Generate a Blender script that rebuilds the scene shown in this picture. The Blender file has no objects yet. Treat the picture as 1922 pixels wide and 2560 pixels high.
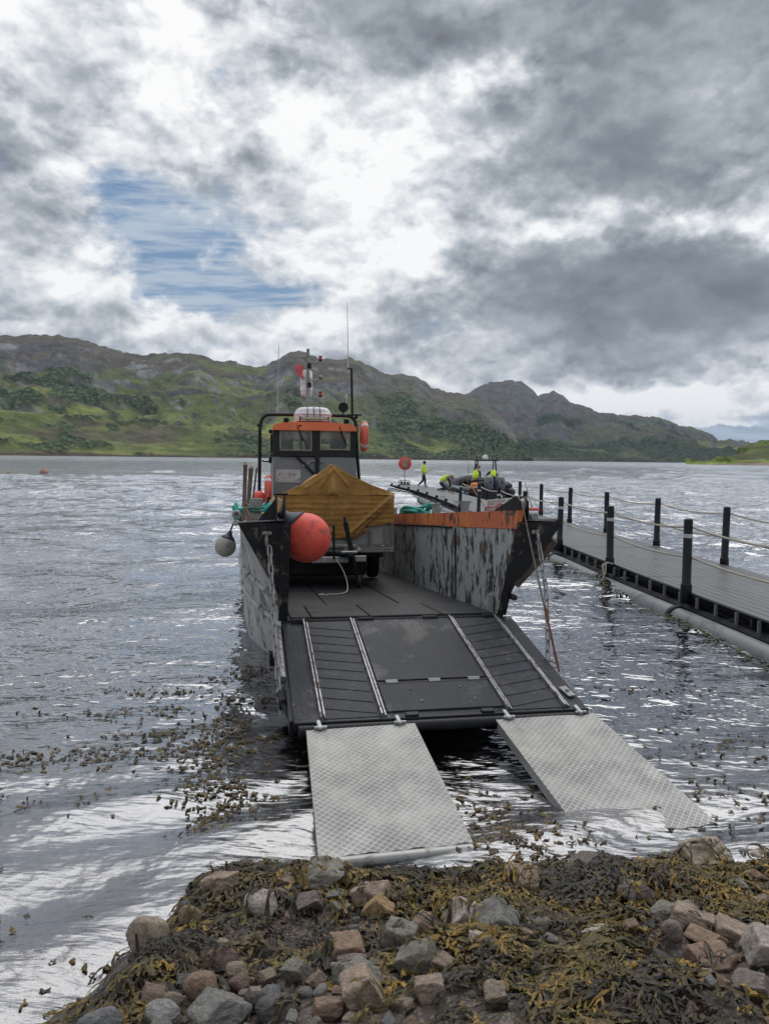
import bpy, bmesh, math, random
import numpy as np
from mathutils import Vector, Matrix, Euler
R=math.radians
scene=bpy.context.scene
COL=scene.collection
# ------------------------------------------------------------------ camera
cam_d=bpy.data.cameras.new('camera'); cam=bpy.data.objects.new('camera',cam_d); COL.objects.link(cam)
cam_d.sensor_fit='VERTICAL'; cam_d.sensor_height=24.0; cam_d.lens=24.0*1900/2560
cam_d.clip_start=0.05; cam_d.clip_end=60000
cam.matrix_world=Matrix.Translation((0,0,2.2))@Matrix.Rotation(R(90-4.03),4,'X')@Matrix.Rotation(R(0.68),4,'Z')
scene.camera=cam
scene.view_settings.view_transform='Standard'; scene.view_settings.look='None'
scene.view_settings.exposure=0.0; scene.view_settings.gamma=1.0
SUN_AZ=12.0; SUN_EL=60.0      # the sun stands ahead of the camera behind the cloud
sd=bpy.data.lights.new('sun','SUN'); sd.energy=2.0; sd.angle=R(60); sd.color=(1.0,0.97,0.93)
sun=bpy.data.objects.new('sun',sd); COL.objects.link(sun)
sdir=Vector((math.sin(R(SUN_AZ))*math.cos(R(SUN_EL)),math.cos(R(SUN_AZ))*math.cos(R(SUN_EL)),math.sin(R(SUN_EL))))
sun.rotation_euler=sdir.to_track_quat('Z','Y').to_euler()
# ------------------------------------------------------------------ tiny node language
class V:
    def __init__(s,nt,sock): s.nt=nt; s.s=sock
    def _m(s,op,*a,clamp=False):
        n=s.nt.nodes.new('ShaderNodeMath'); n.operation=op; n.use_clamp=clamp
        for i,x in enumerate((s,)+a): put(s.nt,n.inputs[i],x)
        return V(s.nt,n.outputs[0])
    def __add__(s,o): return s._m('ADD',o)
    __radd__=__add__
    def __sub__(s,o): return s._m('SUBTRACT',o)
    def __rsub__(s,o): return (s*-1.0)+o
    def __mul__(s,o): return s._m('MULTIPLY',o)
    __rmul__=__mul__
    def __truediv__(s,o): return s._m('DIVIDE',o)
    def __rtruediv__(s,o):
        n=s.nt.nodes.new('ShaderNodeMath'); n.operation='DIVIDE'; n.inputs[0].default_value=o; s.nt.links.new(s.s,n.inputs[1]); return V(s.nt,n.outputs[0])
    def __pow__(s,o): return s._m('POWER',o)
    def exp(s): return s._m('EXPONENT')
    def sin(s): return s._m('SINE')
    def abs(s): return s._m('ABSOLUTE')
    def floor(s): return s._m('FLOOR')
    def frac(s): return s._m('FRACT')
    def gt(s,o): return s._m('GREATER_THAN',o)
    def min(s,o): return s._m('MINIMUM',o)
    def max(s,o): return s._m('MAXIMUM',o)
    def mod(s,o): return s._m('FLOORED_MODULO',o)
    def clamp(s): return s._m('ADD',0.0,clamp=True)
    def ss(s,lo,hi,a=0.0,b=1.0):
        n=s.nt.nodes.new('ShaderNodeMapRange'); n.interpolation_type='SMOOTHSTEP'
        put(s.nt,n.inputs[0],s); n.inputs[1].default_value=lo; n.inputs[2].default_value=hi; n.inputs[3].default_value=a; n.inputs[4].default_value=b
        return V(s.nt,n.outputs[0])
def put(nt,inp,x):
    if isinstance(x,V): nt.links.new(x.s,inp)
    elif isinstance(x,(tuple,list)):
        inp.default_value=tuple(x)+((1.0,) if len(inp.default_value)==4 and len(x)==3 else ())
    else: inp.default_value=x
def node(nt,typ,ins=None,out=0,**props):
    n=nt.nodes.new(typ)
    for k,v in props.items(): setattr(n,k,v)
    for k,v in (ins or {}).items(): put(nt,n.inputs[k],v)
    return V(nt,n.outputs[out])
def vadd(a,b): return node(a.nt,'ShaderNodeVectorMath',{0:a,1:b},operation='ADD')
def vmul(a,b): return node(a.nt,'ShaderNodeVectorMath',{0:a,1:b},operation='MULTIPLY')
def vscale(a,f): return node(a.nt,'ShaderNodeVectorMath',{0:a,'Scale':f},operation='SCALE')
def sep(a):
    n=a.nt.nodes.new('ShaderNodeSeparateXYZ'); put(a.nt,n.inputs[0],a); return [V(a.nt,o) for o in n.outputs]
def comb(nt,x,y,z): return node(nt,'ShaderNodeCombineXYZ',{0:x,1:y,2:z})
def noise(vec,scale=1.0,detail=4.0,rough=0.5,dist=0.0,color=False):
    return node(vec.nt,'ShaderNodeTexNoise',{'Vector':vec,'Scale':scale,'Detail':detail,'Roughness':rough,'Distortion':dist},out=1 if color else 0)
def voro(vec,scale=1.0,feature='F1',rand=1.0,out=0,**k):
    return node(vec.nt,'ShaderNodeTexVoronoi',{'Vector':vec,'Scale':scale,'Randomness':rand},out=out,feature=feature,**k)
def mixc(f,a,b,nt=None):
    nt=nt or (f.nt if isinstance(f,V) else (a.nt if isinstance(a,V) else b.nt))
    n=nt.nodes.new('ShaderNodeMix'); n.data_type='RGBA'
    put(nt,n.inputs[0],f); put(nt,n.inputs[6],a); put(nt,n.inputs[7],b)
    return V(nt,n.outputs[2])
def ramp(f,stops):
    n=f.nt.nodes.new('ShaderNodeValToRGB'); put(f.nt,n.inputs[0],f); e=n.color_ramp.elements
    while len(e)<len(stops): e.new(0.5)
    for i,(p,c) in enumerate(stops): e[i].position=p; e[i].color=(c[0],c[1],c[2],1)
    return V(f.nt,n.outputs[0])
def attr(nt,name,out=0): return node(nt,'ShaderNodeAttribute',out=out,attribute_name=name)
# ------------------------------------------------------------------ sky
world=bpy.data.worlds.new('World'); scene.world=world; world.use_nodes=True
wt=world.node_tree; wt.nodes.clear()
tc=node(wt,'ShaderNodeTexCoord',out=0)   # view direction
sky=node(wt,'ShaderNodeTexSky',sky_type='NISHITA',sun_disc=False,sun_elevation=R(SUN_EL),sun_rotation=R(SUN_AZ))
dx,dy,dz=sep(tc)
az=node(wt,'ShaderNodeMath',{0:dx,1:dy},operation='ARCTAN2')*57.29578
el=node(wt,'ShaderNodeMath',{0:dz},operation='ARCSINE')*57.29578
# cloud space: direction on a flattened dome so the billows get smaller towards the horizon
q=1.0/(dz.abs()+0.22)
cp=comb(wt,dx*2.4,dy*2.4,dz*3.6)
warp=noise(cp,2.2,6,0.6,color=True)
wx,wy,wz=sep(warp)
az2=az+(wx-0.5)*13.0; el2=el+(wy-0.5)*7.5
BL=[(-14.5,13.8,6.0,2.8,-.44,0),(-13.6,10.6,5.5,1.5,-.62,0),(-8.6,11.4,4.2,1.2,-.55,0),(-19.7,18.4,2.4,2.4,-.62,0),(-17.7,15.3,2.8,2.1,-.35,0),(-7.7,24.2,3.2,1.6,-.5,0),(-11.5,25.2,1.6,1.2,-.5,0),
(25.5,1.6,8.6,2.0,-1.7,.1),(24.9,2.9,4.2,.4,.9,.5),(22,4.6,6.5,1.0,.9,.42),
(18.6,27.4,17.6,6.9,.5,-.30),(13.9,12.9,11.4,3.8,.5,-.30),(22.3,10.4,11.4,3.4,.5,-.32),(8,22.9,8.7,1.6,.2,-.08),(16.8,20.6,9,3.5,.4,-.2),
(-23.2,23.9,4.5,3.1,.3,-.2),(-25.4,15.9,2.8,3.8,.3,-.18),(-21.2,9.3,3.1,1.2,.4,-.28),(-10.7,22.4,3.1,1.9,.4,-.24),(4.8,18.6,3.1,2.1,.3,-.16),(6.3,7.2,12,1.6,.3,-.12),(-6.4,29,8.7,2.1,.3,-.08),(-.7,27.7,5.6,2.8,.2,-.14),
(7.5,25.7,3.8,1.4,.3,.5),(-6.7,20.5,6.3,3.8,.2,.2),(-.3,18.6,5.2,5.2,.3,.22),(2.2,13.8,3.1,1.7,.3,.3),(-13.9,26.4,5.6,3.8,.3,.15),(13.1,16.9,5.9,.8,.2,.42),(21.5,15.1,5.9,.9,.2,.42),
(-23.2,11.2,3.8,1.4,.3,.2),(-6.7,10.0,5,1.3,.6,.2),(-15.3,8.7,3.8,1,.5,.2),(-21.3,19.7,4.2,2.1,.3,.2),(5.4,21,4.5,1.4,.2,.2),(15.8,4.8,6.9,.9,.3,.36)]
cov=None; bri=None
for a0,e0,ra,re,c,b in BL:
    g=(((az2-a0)*(1/ra))**2.0+((el2-e0)*(1/re))**2.0)*-1.0
    g=g.exp()
    if c: cov=g*c if cov is None else cov+g*c
    if b: bri=g*b if bri is None else bri+g*b
n1=noise(cp,3.0,7,0.58,0.3)
sh=Vector((math.sin(R(SUN_AZ)),math.cos(R(SUN_AZ)),0.0))*0.08
n1b=noise(vadd(cp,(sh.x,sh.y*0.3,0.22)),3.0,7,0.58,0.3)
pw=vadd(cp,vscale(noise(cp,4.0,4,.5,color=True),.22))
def puff(v,sc):
    n=node(wt,'ShaderNodeTexVoronoi',{'Vector':v,'Scale':sc,'Detail':2.0,'Roughness':.5},feature='F1',normalize=True); return n
pf=puff(pw,6.5); pfb=puff(vadd(pw,(sh.x*.25,0.0,.045)),6.5)
n2=noise(cp,9.0,6,0.6,0.2)
n2b=noise(vadd(cp,(0.01,0.0,0.05)),9.0,6,0.6,0.2)
calm=(bri*-1.0).ss(0.05,0.30,1.0,0.45)
lit=((n1-n1b)*1.2+(n2-n2b)*0.6+(pfb-pf)*1.0)*calm
soft=noise(cp,1.3,3,0.5)
left=az.ss(-6,12,.06,0.0)
bright=bri*1.1+0.60+left+lit+(soft-0.5)*0.36+((n1-0.5)*0.22+(n2-0.5)*0.12)*calm
below=el.ss(-6,0.0)
high=el.ss(30,55)
bright=bright-high*0.13
cloud=ramp(bright,[(0.0,(.165,.185,.215)),(0.22,(.24,.268,.308)),(0.45,(.41,.448,.495)),(0.66,(.68,.71,.75)),(0.92,(1.0,1.0,1.0))])
cv=(cov+0.60+(n1-0.5)*1.9+(n2-0.5)*0.9-(pf-.3)*.5)
cm=cv.ss(0.02,0.60)
cirrus=noise(comb(wt,dx*q*1.2,dy*q*3.5,dz*16.0),3.0,6,0.6).ss(0.36,0.62)
blue=vscale(sky,0.085)
blue=mixc(0.6,blue,(0.10,0.225,0.42))
blue=mixc(cirrus*0.75,blue,(0.55,0.62,0.70))
blue=mixc(el.ss(0,9,0.30,0.0),blue,(0.36,0.52,0.70))
final=mixc(cm,blue,cloud)
final=mixc(below,(0.12,0.13,0.14),final)
bg=wt.nodes.new('ShaderNodeBackground'); put(wt,bg.inputs[0],final); bg.inputs[1].default_value=1.0
wo=wt.nodes.new('ShaderNodeOutputWorld'); wt.links.new(bg.outputs[0],wo.inputs[0])
world.cycles.sampling_method='MANUAL'; world.cycles.sample_map_resolution=512
# ------------------------------------------------------------------ object helpers
def tag(o,label=None,cat=None,group=None,kind=None):
    if label: o['label']=label
    if cat: o['category']=cat
    if group: o['group']=group
    if kind: o['kind']=kind
    return o
def empty(name,mat=None,label=None,cat=None,group=None,parent=None):
    o=bpy.data.objects.new(name,None); COL.objects.link(o); o.empty_display_size=0.2
    if parent: o.parent=parent
    if mat is not None: o.matrix_world=mat if not parent else mat
    return tag(o,label,cat,group)
def linkmesh(name,verts,faces,mats,parent=None,smooth=False,fm=None,loc=None):
    me=bpy.data.meshes.new(name); me.from_pydata([tuple(v) for v in verts],[],faces); 
    if not isinstance(mats,(list,tuple)): mats=[mats]
    for m in mats: me.materials.append(m)
    if fm: me.polygons.foreach_set('material_index',fm)
    me.update()
    if smooth is True: me.polygons.foreach_set('use_smooth',[True]*len(me.polygons))
    elif smooth: me.polygons.foreach_set('use_smooth',smooth)
    o=bpy.data.objects.new(name,me); COL.objects.link(o)
    if parent: o.parent=parent
    if loc is not None: o.matrix_world=loc
    return o
def gridmesh(name,X,Y,Z,mat,smooth=True,attrs=None):
    r,c=X.shape; co=np.stack([X,Y,Z],-1).reshape(-1,3).astype(np.float32)
    i=np.arange(r*c).reshape(r,c)
    f=np.stack([i[:-1,:-1],i[:-1,1:],i[1:,1:],i[1:,:-1]],-1).reshape(-1,4)
    me=bpy.data.meshes.new(name); me.vertices.add(len(co)); me.vertices.foreach_set('co',co.ravel())
    me.loops.add(f.size); me.loops.foreach_set('vertex_index',f.ravel().astype(np.int32))
    me.polygons.add(len(f)); me.polygons.foreach_set('loop_start',np.arange(0,f.size,4,dtype=np.int32)); me.polygons.foreach_set('loop_total',np.full(len(f),4,dtype=np.int32))
    me.update(calc_edges=True); me.polygons.foreach_set('use_smooth',np.full(len(f),smooth))
    me.materials.append(mat)
    for k,a in (attrs or {}).items():
        at=me.color_attributes.new(k,'FLOAT_COLOR','POINT'); at.data.foreach_set('color',a.reshape(-1,4).astype(np.float32).ravel())
    o=bpy.data.objects.new(name,me); COL.objects.link(o); return o
class M:
    """collects solid pieces in local coordinates and links them as one mesh object"""
    def __init__(s,xf=None): s.v=[]; s.f=[]; s.m=[]; s.sm=[]; s.xf=xf; s.mi=0
    def add(s,vs,fs,smooth=False):
        b=len(s.v)
        for p in vs: 
            p=Vector(p); s.v.append(s.xf@p if s.xf else p)
        for f in fs: s.f.append([b+i for i in f]); s.m.append(s.mi); s.sm.append(smooth)
        return s
    def box(s,c,d,rot=None,bev=0.0,taper=(1,1)):
        x,y,z=d[0]/2,d[1]/2,d[2]/2; c=Vector(c)
        rm=rot if isinstance(rot,Matrix) else (Euler(rot).to_matrix() if rot else None)
        if bev<=0:
            vs=[Vector((sx*x*(taper[0] if sz>0 else 1),sy*y*(taper[1] if sz>0 else 1),sz*z)) for sz in(-1,1) for sy in(-1,1) for sx in(-1,1)]
            fs=[(0,2,3,1),(4,5,7,6),(0,1,5,4),(2,6,7,3),(0,4,6,2),(1,3,7,5)]
        else:
            b=min(bev,x*.9,y*.9,z*.9); vs=[];ids={}
            for sx in(-1,1):
                for sy in(-1,1):
                    for sz in(-1,1):
                        for ax in range(3):
                            p=[sx*(x-b),sy*(y-b),sz*(z-b)]; p[ax]=[sx*x,sy*y,sz*z][ax]
                            ids[(sx,sy,sz,ax)]=len(vs); vs.append(Vector(p))
            fs=[]
            for ax in range(3):
                a1,a2=[a for a in range(3) if a!=ax]
                for sg in(-1,1):
                    q=[]
                    for u,w in((-1,-1),(1,-1),(1,1),(-1,1)):
                        k=[0,0,0]; k[ax]=sg; k[a1]=u; k[a2]=w; q.append(ids[tuple(k)+(ax,)])
                    if (sg<0)!=(ax==1): q=q[::-1]
                    fs.append(q)
            for ax in range(3):
                a1,a2=[a for a in range(3) if a!=ax]
                for u in(-1,1):
                    for w in(-1,1):
                        k0=[0,0,0];k1=[0,0,0];k0[ax]=-1;k1[ax]=1
                        for k in(k0,k1): k[a1]=u;k[a2]=w
                        fs.append([ids[tuple(k0)+(a1,)],ids[tuple(k1)+(a1,)],ids[tuple(k1)+(a2,)],ids[tuple(k0)+(a2,)]])
            for sx in(-1,1):
                for sy in(-1,1):
                    for sz in(-1,1): fs.append([ids[(sx,sy,sz,a)] for a in range(3)])
        vs=[(rm@p if rm else p)+c for p in vs]
        return s.add(vs,fs)
    def tube(s,pts,r,n=8,cap=True,closed=False,smooth=True,flat=1.0):
        pts=[Vector(p) for p in pts]; N=len(pts); rr=r if isinstance(r,(list,tuple)) else [r]*N
        vs=[];fs=[];prev=None
        for i,p in enumerate(pts):
            if closed: t=(pts[(i+1)%N]-pts[i-1])
            else: t=(pts[min(i+1,N-1)]-pts[max(i-1,0)])
            t=t.normalized() if t.length>1e-9 else Vector((0,0,1))
            if prev is None:
                a=Vector((0,0,1)) if abs(t.z)<.9 else Vector((1,0,0)); u=t.cross(a).normalized()
            else:
                u=(prev-t*prev.dot(t)); u=u.normalized() if u.length>1e-6 else t.orthogonal().normalized()
            prev=u; w=t.cross(u)
            for k in range(n):
                a=2*math.pi*k/n; vs.append(p+(u*math.cos(a)+w*math.sin(a)*flat)*rr[i])
        L=N if closed else N-1
        for i in range(L):
            for k in range(n):
                a=i*n+k;b=i*n+(k+1)%n;c=((i+1)%N)*n+(k+1)%n;d=((i+1)%N)*n+k; fs.append((a,b,c,d))
        s.add(vs,fs,smooth)
        if cap and not closed: s.add(vs[:n],[tuple(range(n))[::-1]]); s.add(vs[-n:],[tuple(range(n))])
        return s
    def cyl(s,a,b,r,r2=None,n=16): return s.tube([a,b],[r,r if r2 is None else r2],n)
    def lathe(s,prof,c=(0,0,0),n=20,axis='Z',rot=None,sx=1,sy=1):
        vs=[];fs=[];c=Vector(c)
        for r,z in prof:
            for k in range(n):
                a=2*math.pi*k/n; p=Vector((r*math.cos(a)*sx,r*math.sin(a)*sy,z))
                if rot is not None: p=rot@p
                vs.append(p+c)
        for i in range(len(prof)-1):
            for k in range(n): fs.append((i*n+k,i*n+(k+1)%n,(i+1)*n+(k+1)%n,(i+1)*n+k))
        if prof[0][0]>1e-6: fs.append(tuple(range(n))[::-1])
        if prof[-1][0]>1e-6: fs.append(tuple(range((len(prof)-1)*n,len(prof)*n)))
        return s.add(vs,fs,True)
    def sphere(s,c,r,n=20,m=12,sc=(1,1,1),rot=None):
        vs=[];fs=[];c=Vector(c)
        for i in range(m+1):
            t=math.pi*i/m
            for k in range(n):
                a=2*math.pi*k/n; p=Vector((math.sin(t)*math.cos(a)*r*sc[0],math.sin(t)*math.sin(a)*r*sc[1],math.cos(t)*r*sc[2]))
                if rot is not None: p=rot@p
                vs.append(p+c)
        for i in range(m):
            for k in range(n): fs.append((i*n+k,(i+1)*n+k,(i+1)*n+(k+1)%n,i*n+(k+1)%n))
        return s.add(vs,fs,True)
    def prism(s,poly,off,smooth=False):
        n=len(poly); off=Vector(off); a=[Vector(p) for p in poly]; vs=a+[p+off for p in a]
        fs=[tuple(range(n))[::-1],tuple(range(n,2*n))]+[(i,(i+1)%n,n+(i+1)%n,n+i) for i in range(n)]
        return s.add(vs,fs,smooth)
    def grid(s,P,smooth=True):
        r=len(P);c=len(P[0]); vs=[p for row in P for p in row]
        return s.add(vs,[(i*c+j,i*c+j+1,(i+1)*c+j+1,(i+1)*c+j) for i in range(r-1) for j in range(c-1)],smooth)
    def build(s,name,mats,parent=None,label=None,cat=None,group=None,kind=None,loc=None,fix=True):
        me=bpy.data.meshes.new(name); me.from_pydata([tuple(v) for v in s.v],[],s.f)
        if not isinstance(mats,(list,tuple)): mats=[mats]
        for m in mats: me.materials.append(m)
        me.polygons.foreach_set('material_index',s.m); me.polygons.foreach_set('use_smooth',s.sm); me.update()
        if fix:
            bm=bmesh.new(); bm.from_mesh(me); bmesh.ops.remove_doubles(bm,verts=bm.verts,dist=1e-5) if fix=='weld' else None
            bmesh.ops.recalc_face_normals(bm,faces=bm.faces); bm.to_mesh(me); bm.free()
        o=bpy.data.objects.new(name,me); COL.objects.link(o)
        if parent: o.parent=parent
        if loc is not None: o.matrix_world=loc
        return tag(o,label,cat,group,kind)
def catenary(a,b,sag,n=14):
    a=Vector(a);b=Vector(b); return [a.lerp(b,t/n)-Vector((0,0,sag*4*(t/n)*(1-t/n))) for t in range(n+1)]
def bez(pts,n=8):
    pts=[Vector(p) for p in pts]; o=[]
    P=[pts[0]*2-pts[1]]+pts+[pts[-1]*2-pts[-2]]
    for i in range(1,len(P)-2):
        for k in range(n):
            t=k/n; a,b,c,d=P[i-1],P[i],P[i+1],P[i+2]
            o.append(0.5*((2*b)+(c-a)*t+(2*a-5*b+4*c-d)*t*t+(3*b-a-3*c+d)*t**3))
    o.append(pts[-1]); return o
# ------------------------------------------------------------------ numpy noise
def _h(ix,iy,seed):
    h=(ix.astype(np.int64)*374761393+iy.astype(np.int64)*668265263+seed*974634777)&0xffffffff
    h=((h^(h>>13))*1274126177)&0xffffffff; h=h^(h>>16); return (h&0xffff)/65535.0
def vn(x,y,seed=0):
    x=np.asarray(x,float);y=np.asarray(y,float); x0=np.floor(x);y0=np.floor(y); fx=x-x0; fy=y-y0
    fx=fx**3*(fx*(fx*6-15)+10); fy=fy**3*(fy*(fy*6-15)+10); x0=x0.astype(np.int64); y0=y0.astype(np.int64)
    a=_h(x0,y0,seed);b=_h(x0+1,y0,seed);c=_h(x0,y0+1,seed);d=_h(x0+1,y0+1,seed)
    return (a*(1-fx)+b*fx)*(1-fy)+(c*(1-fx)+d*fx)*fy
def fbm(x,y,oct=5,seed=0,gain=.5,ridge=False):
    t=0;a=1;n=0
    for i in range(oct):
        v=vn(x,y,seed+i*17)
        if ridge: v=1-abs(2*v-1)
        t=t+a*v;n+=a;a*=gain;x,y=x*1.93+y*.4+11.3,y*1.93-x*.4+4.7
    return t/n
def sstep(x,a,b):
    t=np.clip((x-a)/(b-a),0,1); return t*t*(3-2*t)
# ------------------------------------------------------------------ materials
def newmat(name):
    m=bpy.data.materials.new(name); m.use_nodes=True; nt=m.node_tree
    b=nt.nodes['Principled BSDF']; return m,nt,b
def bump(nt,h,strength=0.3,dist=0.01,normal=None):
    n=nt.nodes.new('ShaderNodeBump'); n.inputs['Strength'].default_value=strength; n.inputs['Distance'].default_value=dist
    put(nt,n.inputs['Height'],h)
    if normal: put(nt,n.inputs['Normal'],normal)
    return V(nt,n.outputs[0])
def pm(name,col,rough=.6,metal=0.0,var=.25,vs=4.0,bs=0.25,bscale=40.0,bd=.004,grime=None,gs=2.2,gt=(.52,.68),spec=.5,stretch=(1,1,1),trans=None):
    m,nt,b=newmat(name); tc=node(nt,'ShaderNodeTexCoord',out=3)
    p=vmul(tc,stretch)
    n=noise(p,vs,5,.6); c=mixc(n.ss(.25,.75),tuple(x*(1-var) for x in col),tuple(min(1,x*(1+var)) for x in col))
    r=n*.25+(rough-.12)
    if grime:
        g=noise(p,gs,7,.65,.4).ss(*gt); c=mixc(g,c,grime); r=r+g*.12
    put(nt,b.inputs['Base Color'],c); put(nt,b.inputs['Roughness'],r); b.inputs['Metallic'].default_value=metal; b.inputs['Specular IOR Level'].default_value=spec
    if bs>0: put(nt,b.inputs['Normal'],bump(nt,noise(p,bscale,4,.6),bs,bd))
    return m
MT={}
MT['black_steel']=pm('black_steel',(.016,.017,.019),.65,.0,.4,5,.5,25,.006,spec=.2,grime=(.10,.085,.075),gs=6,gt=(.60,.72))
MT['black_paint']=pm('black_paint',(.013,.014,.017),.5,0,.3,5,.2,60,.002,spec=.25,grime=(.05,.045,.04),gs=9,gt=(.62,.75))
MT['ramp_black']=pm('ramp_black',(.028,.032,.040),.6,.0,.35,6,.5,90,.003,spec=.25,grime=(.085,.08,.072),gs=11,gt=(.52,.68))
MT['worn_steel']=pm('worn_steel',(.30,.30,.31),.42,.6,.4,9,.3,60,.003,grime=(.08,.06,.05),gs=12,gt=(.5,.66))
MT['grey_steel']=pm('grey_steel',(.24,.24,.23),.5,.1,.25,7,.3,50,.003,grime=(.12,.08,.055),gs=8,gt=(.58,.74))
MT['galv']=pm('galvanised',(.34,.36,.37),.42,.55,.25,10,.2,60,.002,grime=(.18,.15,.12),gs=9,gt=(.6,.75))
MT['rust']=pm('rust',(.17,.075,.045),.85,0,.4,12,.6,50,.004,grime=(.06,.035,.03),gs=9)
MT['cabin_grey']=pm('cabin_grey',(.165,.178,.182),.5,0,.12,3,.15,30,.003,grime=(.13,.12,.11),gs=5,gt=(.58,.8))
MT['cabin_orange']=pm('cabin_orange',(.70,.155,.055),.42,0,.12,4,.15,40,.002,grime=(.30,.10,.06),gs=7,gt=(.62,.8))
MT['float_orange']=pm('buoy_orange',(.72,.095,.065),.5,0,.18,5,.25,30,.003,grime=(.26,.07,.065),gs=7,gt=(.50,.7),spec=.3)
MT['float_red']=pm('lifebuoy_red',(.66,.085,.05),.5,0,.15,5,.15,30,.003)
MT['fender_white']=pm('fender_white',(.34,.325,.285),.6,0,.2,6,.25,30,.004,grime=(.13,.12,.10),gs=6,gt=(.5,.72))
MT['navy']=pm('navy_rubber',(.028,.036,.065),.55,0,.2,6,.2,30,.003)
MT['white_gel']=pm('white_gel',(.70,.68,.70),.35,0,.06,3,.05,30,.002,grime=(.5,.46,.44),gs=4)
MT['white_dirty']=pm('white_dirty',(.42,.405,.38),.55,0,.12,5,.15,40,.003,grime=(.22,.16,.11),gs=9,gt=(.58,.7))
MT['seal']=pm('window_seal',(.26,.22,.17),.6,0,.2,9,.2,30,.003)
MT['rubber']=pm('rubber',(.014,.014,.015),.75,0,.3,7,.4,40,.004)
MT['trailer_grey']=pm('trailer_grey',(.17,.165,.155),.5,.2,.2,6,.25,40,.003,grime=(.13,.11,.10),gs=6,gt=(.5,.7))
MT['trailer_white']=pm('trailer_white',(.31,.31,.30),.5,0,.12,6,.15,40,.003,grime=(.25,.22,.19),gs=7,gt=(.55,.75))
MT['rope_teal']=pm('rope_teal',(.018,.30,.27),.7,0,.35,25,.9,120,.006)
MT['rope_green']=pm('rope_green',(.03,.13,.10),.75,0,.4,25,.9,120,.006)
MT['rope_yellow']=pm('rope_yellow',(.50,.32,.07),.7,0,.3,25,.8,120,.006)
MT['rope_white']=pm('rope_cream',(.40,.37,.31),.8,0,.2,25,.8,140,.005)
MT['rope_grey']=pm('rope_grey',(.17,.155,.13),.85,0,.3,25,.8,140,.005)
MT['rope_pink']=pm('rope_pink',(.42,.16,.17),.8,0,.3,25,.8,140,.005)
MT['wood']=pm('wood_grey',(.17,.135,.11),.75,0,.3,8,.5,40,.004,stretch=(6,6,1))
MT['wood_tan']=pm('wood_tan',(.42,.27,.16),.65,0,.2,8,.3,40,.003,stretch=(5,5,1))
MT['wall_in']=pm('cabin_interior',(.13,.095,.07),.7,0,.3,5,.1)
MT['post_black']=pm('post_black',(.011,.013,.018),.5,0,.2,8,.15,50,.002,spec=.25,grime=(.03,.03,.032),gs=9,gt=(.6,.8))
MT['tape']=pm('reflective_tape',(.50,.51,.53),.35,0,.1,8,.1)
MT['pipe_grey']=pm('pipe_grey',(.16,.175,.185),.5,0,.12,2.5,.2,20,.004,grime=(.07,.08,.07),gs=3.5,gt=(.48,.72))
MT['rib_black']=pm('rib_black',(.013,.014,.016),.55,0,.3,4,.2,30,.003)
MT['rib_grey']=pm('rib_grey',(.04,.043,.05),.5,0,.3,4,.2,30,.003)
MT['motor']=pm('motor_grey',(.13,.14,.155),.3,.2,.1,4,.05,30,.001)
MT['hivis']=pm('hivis_yellow',(.62,.95,.06),.7,0,.15,12,.3,40,.004)
MT['navy_cloth']=pm('navy_cloth',(.025,.035,.085),.85,0,.25,14,.4,40,.004)
MT['dark_cloth']=pm('dark_cloth',(.035,.035,.038),.85,0,.25,14,.4,40,.004)
MT['skin']=pm('skin',(.45,.25,.18),.55,0,.1,10,0)
MT['boot']=pm('boot',(.19,.085,.045),.7,0,.2,10,.2)
MT['hair']=pm('hair',(.25,.18,.12),.8,0,.2,10,.2)
MT['lamp_red']=pm('lamp_red',(.40,.012,.02),.18,0,.1,10,0)
MT['lamp_clear']=pm('lamp_clear',(.38,.36,.30),.2,0,.1,10,0)
MT['led']=pm('led_yellow',(.42,.40,.25),.25,.2,.3,60,0)
MT['blue_paint']=pm('blue_paint',(.28,.50,.66),.5,0,.1,10,0)
MT['aluminium_tube']=pm('aluminium_tube',(.33,.33,.32),.45,.5,.15,8,.2,60,.002,grime=(.16,.14,.12),gs=8)
MT['orange_bag']=pm('orange_bag',(.62,.19,.05),.7,0,.2,10,.3)
# glass
m,nt,b=newmat('window_glass'); nt.nodes.remove(b)
gl=nt.nodes.new('ShaderNodeBsdfGlossy'); gl.inputs['Roughness'].default_value=.03; gl.inputs['Color'].default_value=(.9,.95,.95,1)
tr=nt.nodes.new('ShaderNodeBsdfTransparent'); tr.inputs['Color'].default_value=(.78,.84,.80,1)
df=nt.nodes.new('ShaderNodeBsdfDiffuse'); df.inputs['Color'].default_value=(.30,.27,.22,1)
tcg=node(nt,'ShaderNodeTexCoord',out=3)
mx0=nt.nodes.new('ShaderNodeMixShader'); put(nt,mx0.inputs[0],noise(tcg,5,6,.65).ss(.45,.8)*.4+.05); nt.links.new(tr.outputs[0],mx0.inputs[1]); nt.links.new(df.outputs[0],mx0.inputs[2])
fr=nt.nodes.new('ShaderNodeFresnel'); fr.inputs[0].default_value=1.5
mx=nt.nodes.new('ShaderNodeMixShader'); nt.links.new(fr.outputs[0],mx.inputs[0]); nt.links.new(mx0.outputs[0],mx.inputs[1]); nt.links.new(gl.outputs[0],mx.inputs[2])
nt.links.new(mx.outputs[0],nt.nodes['Material Output'].inputs[0]); MT['glass']=m
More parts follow.
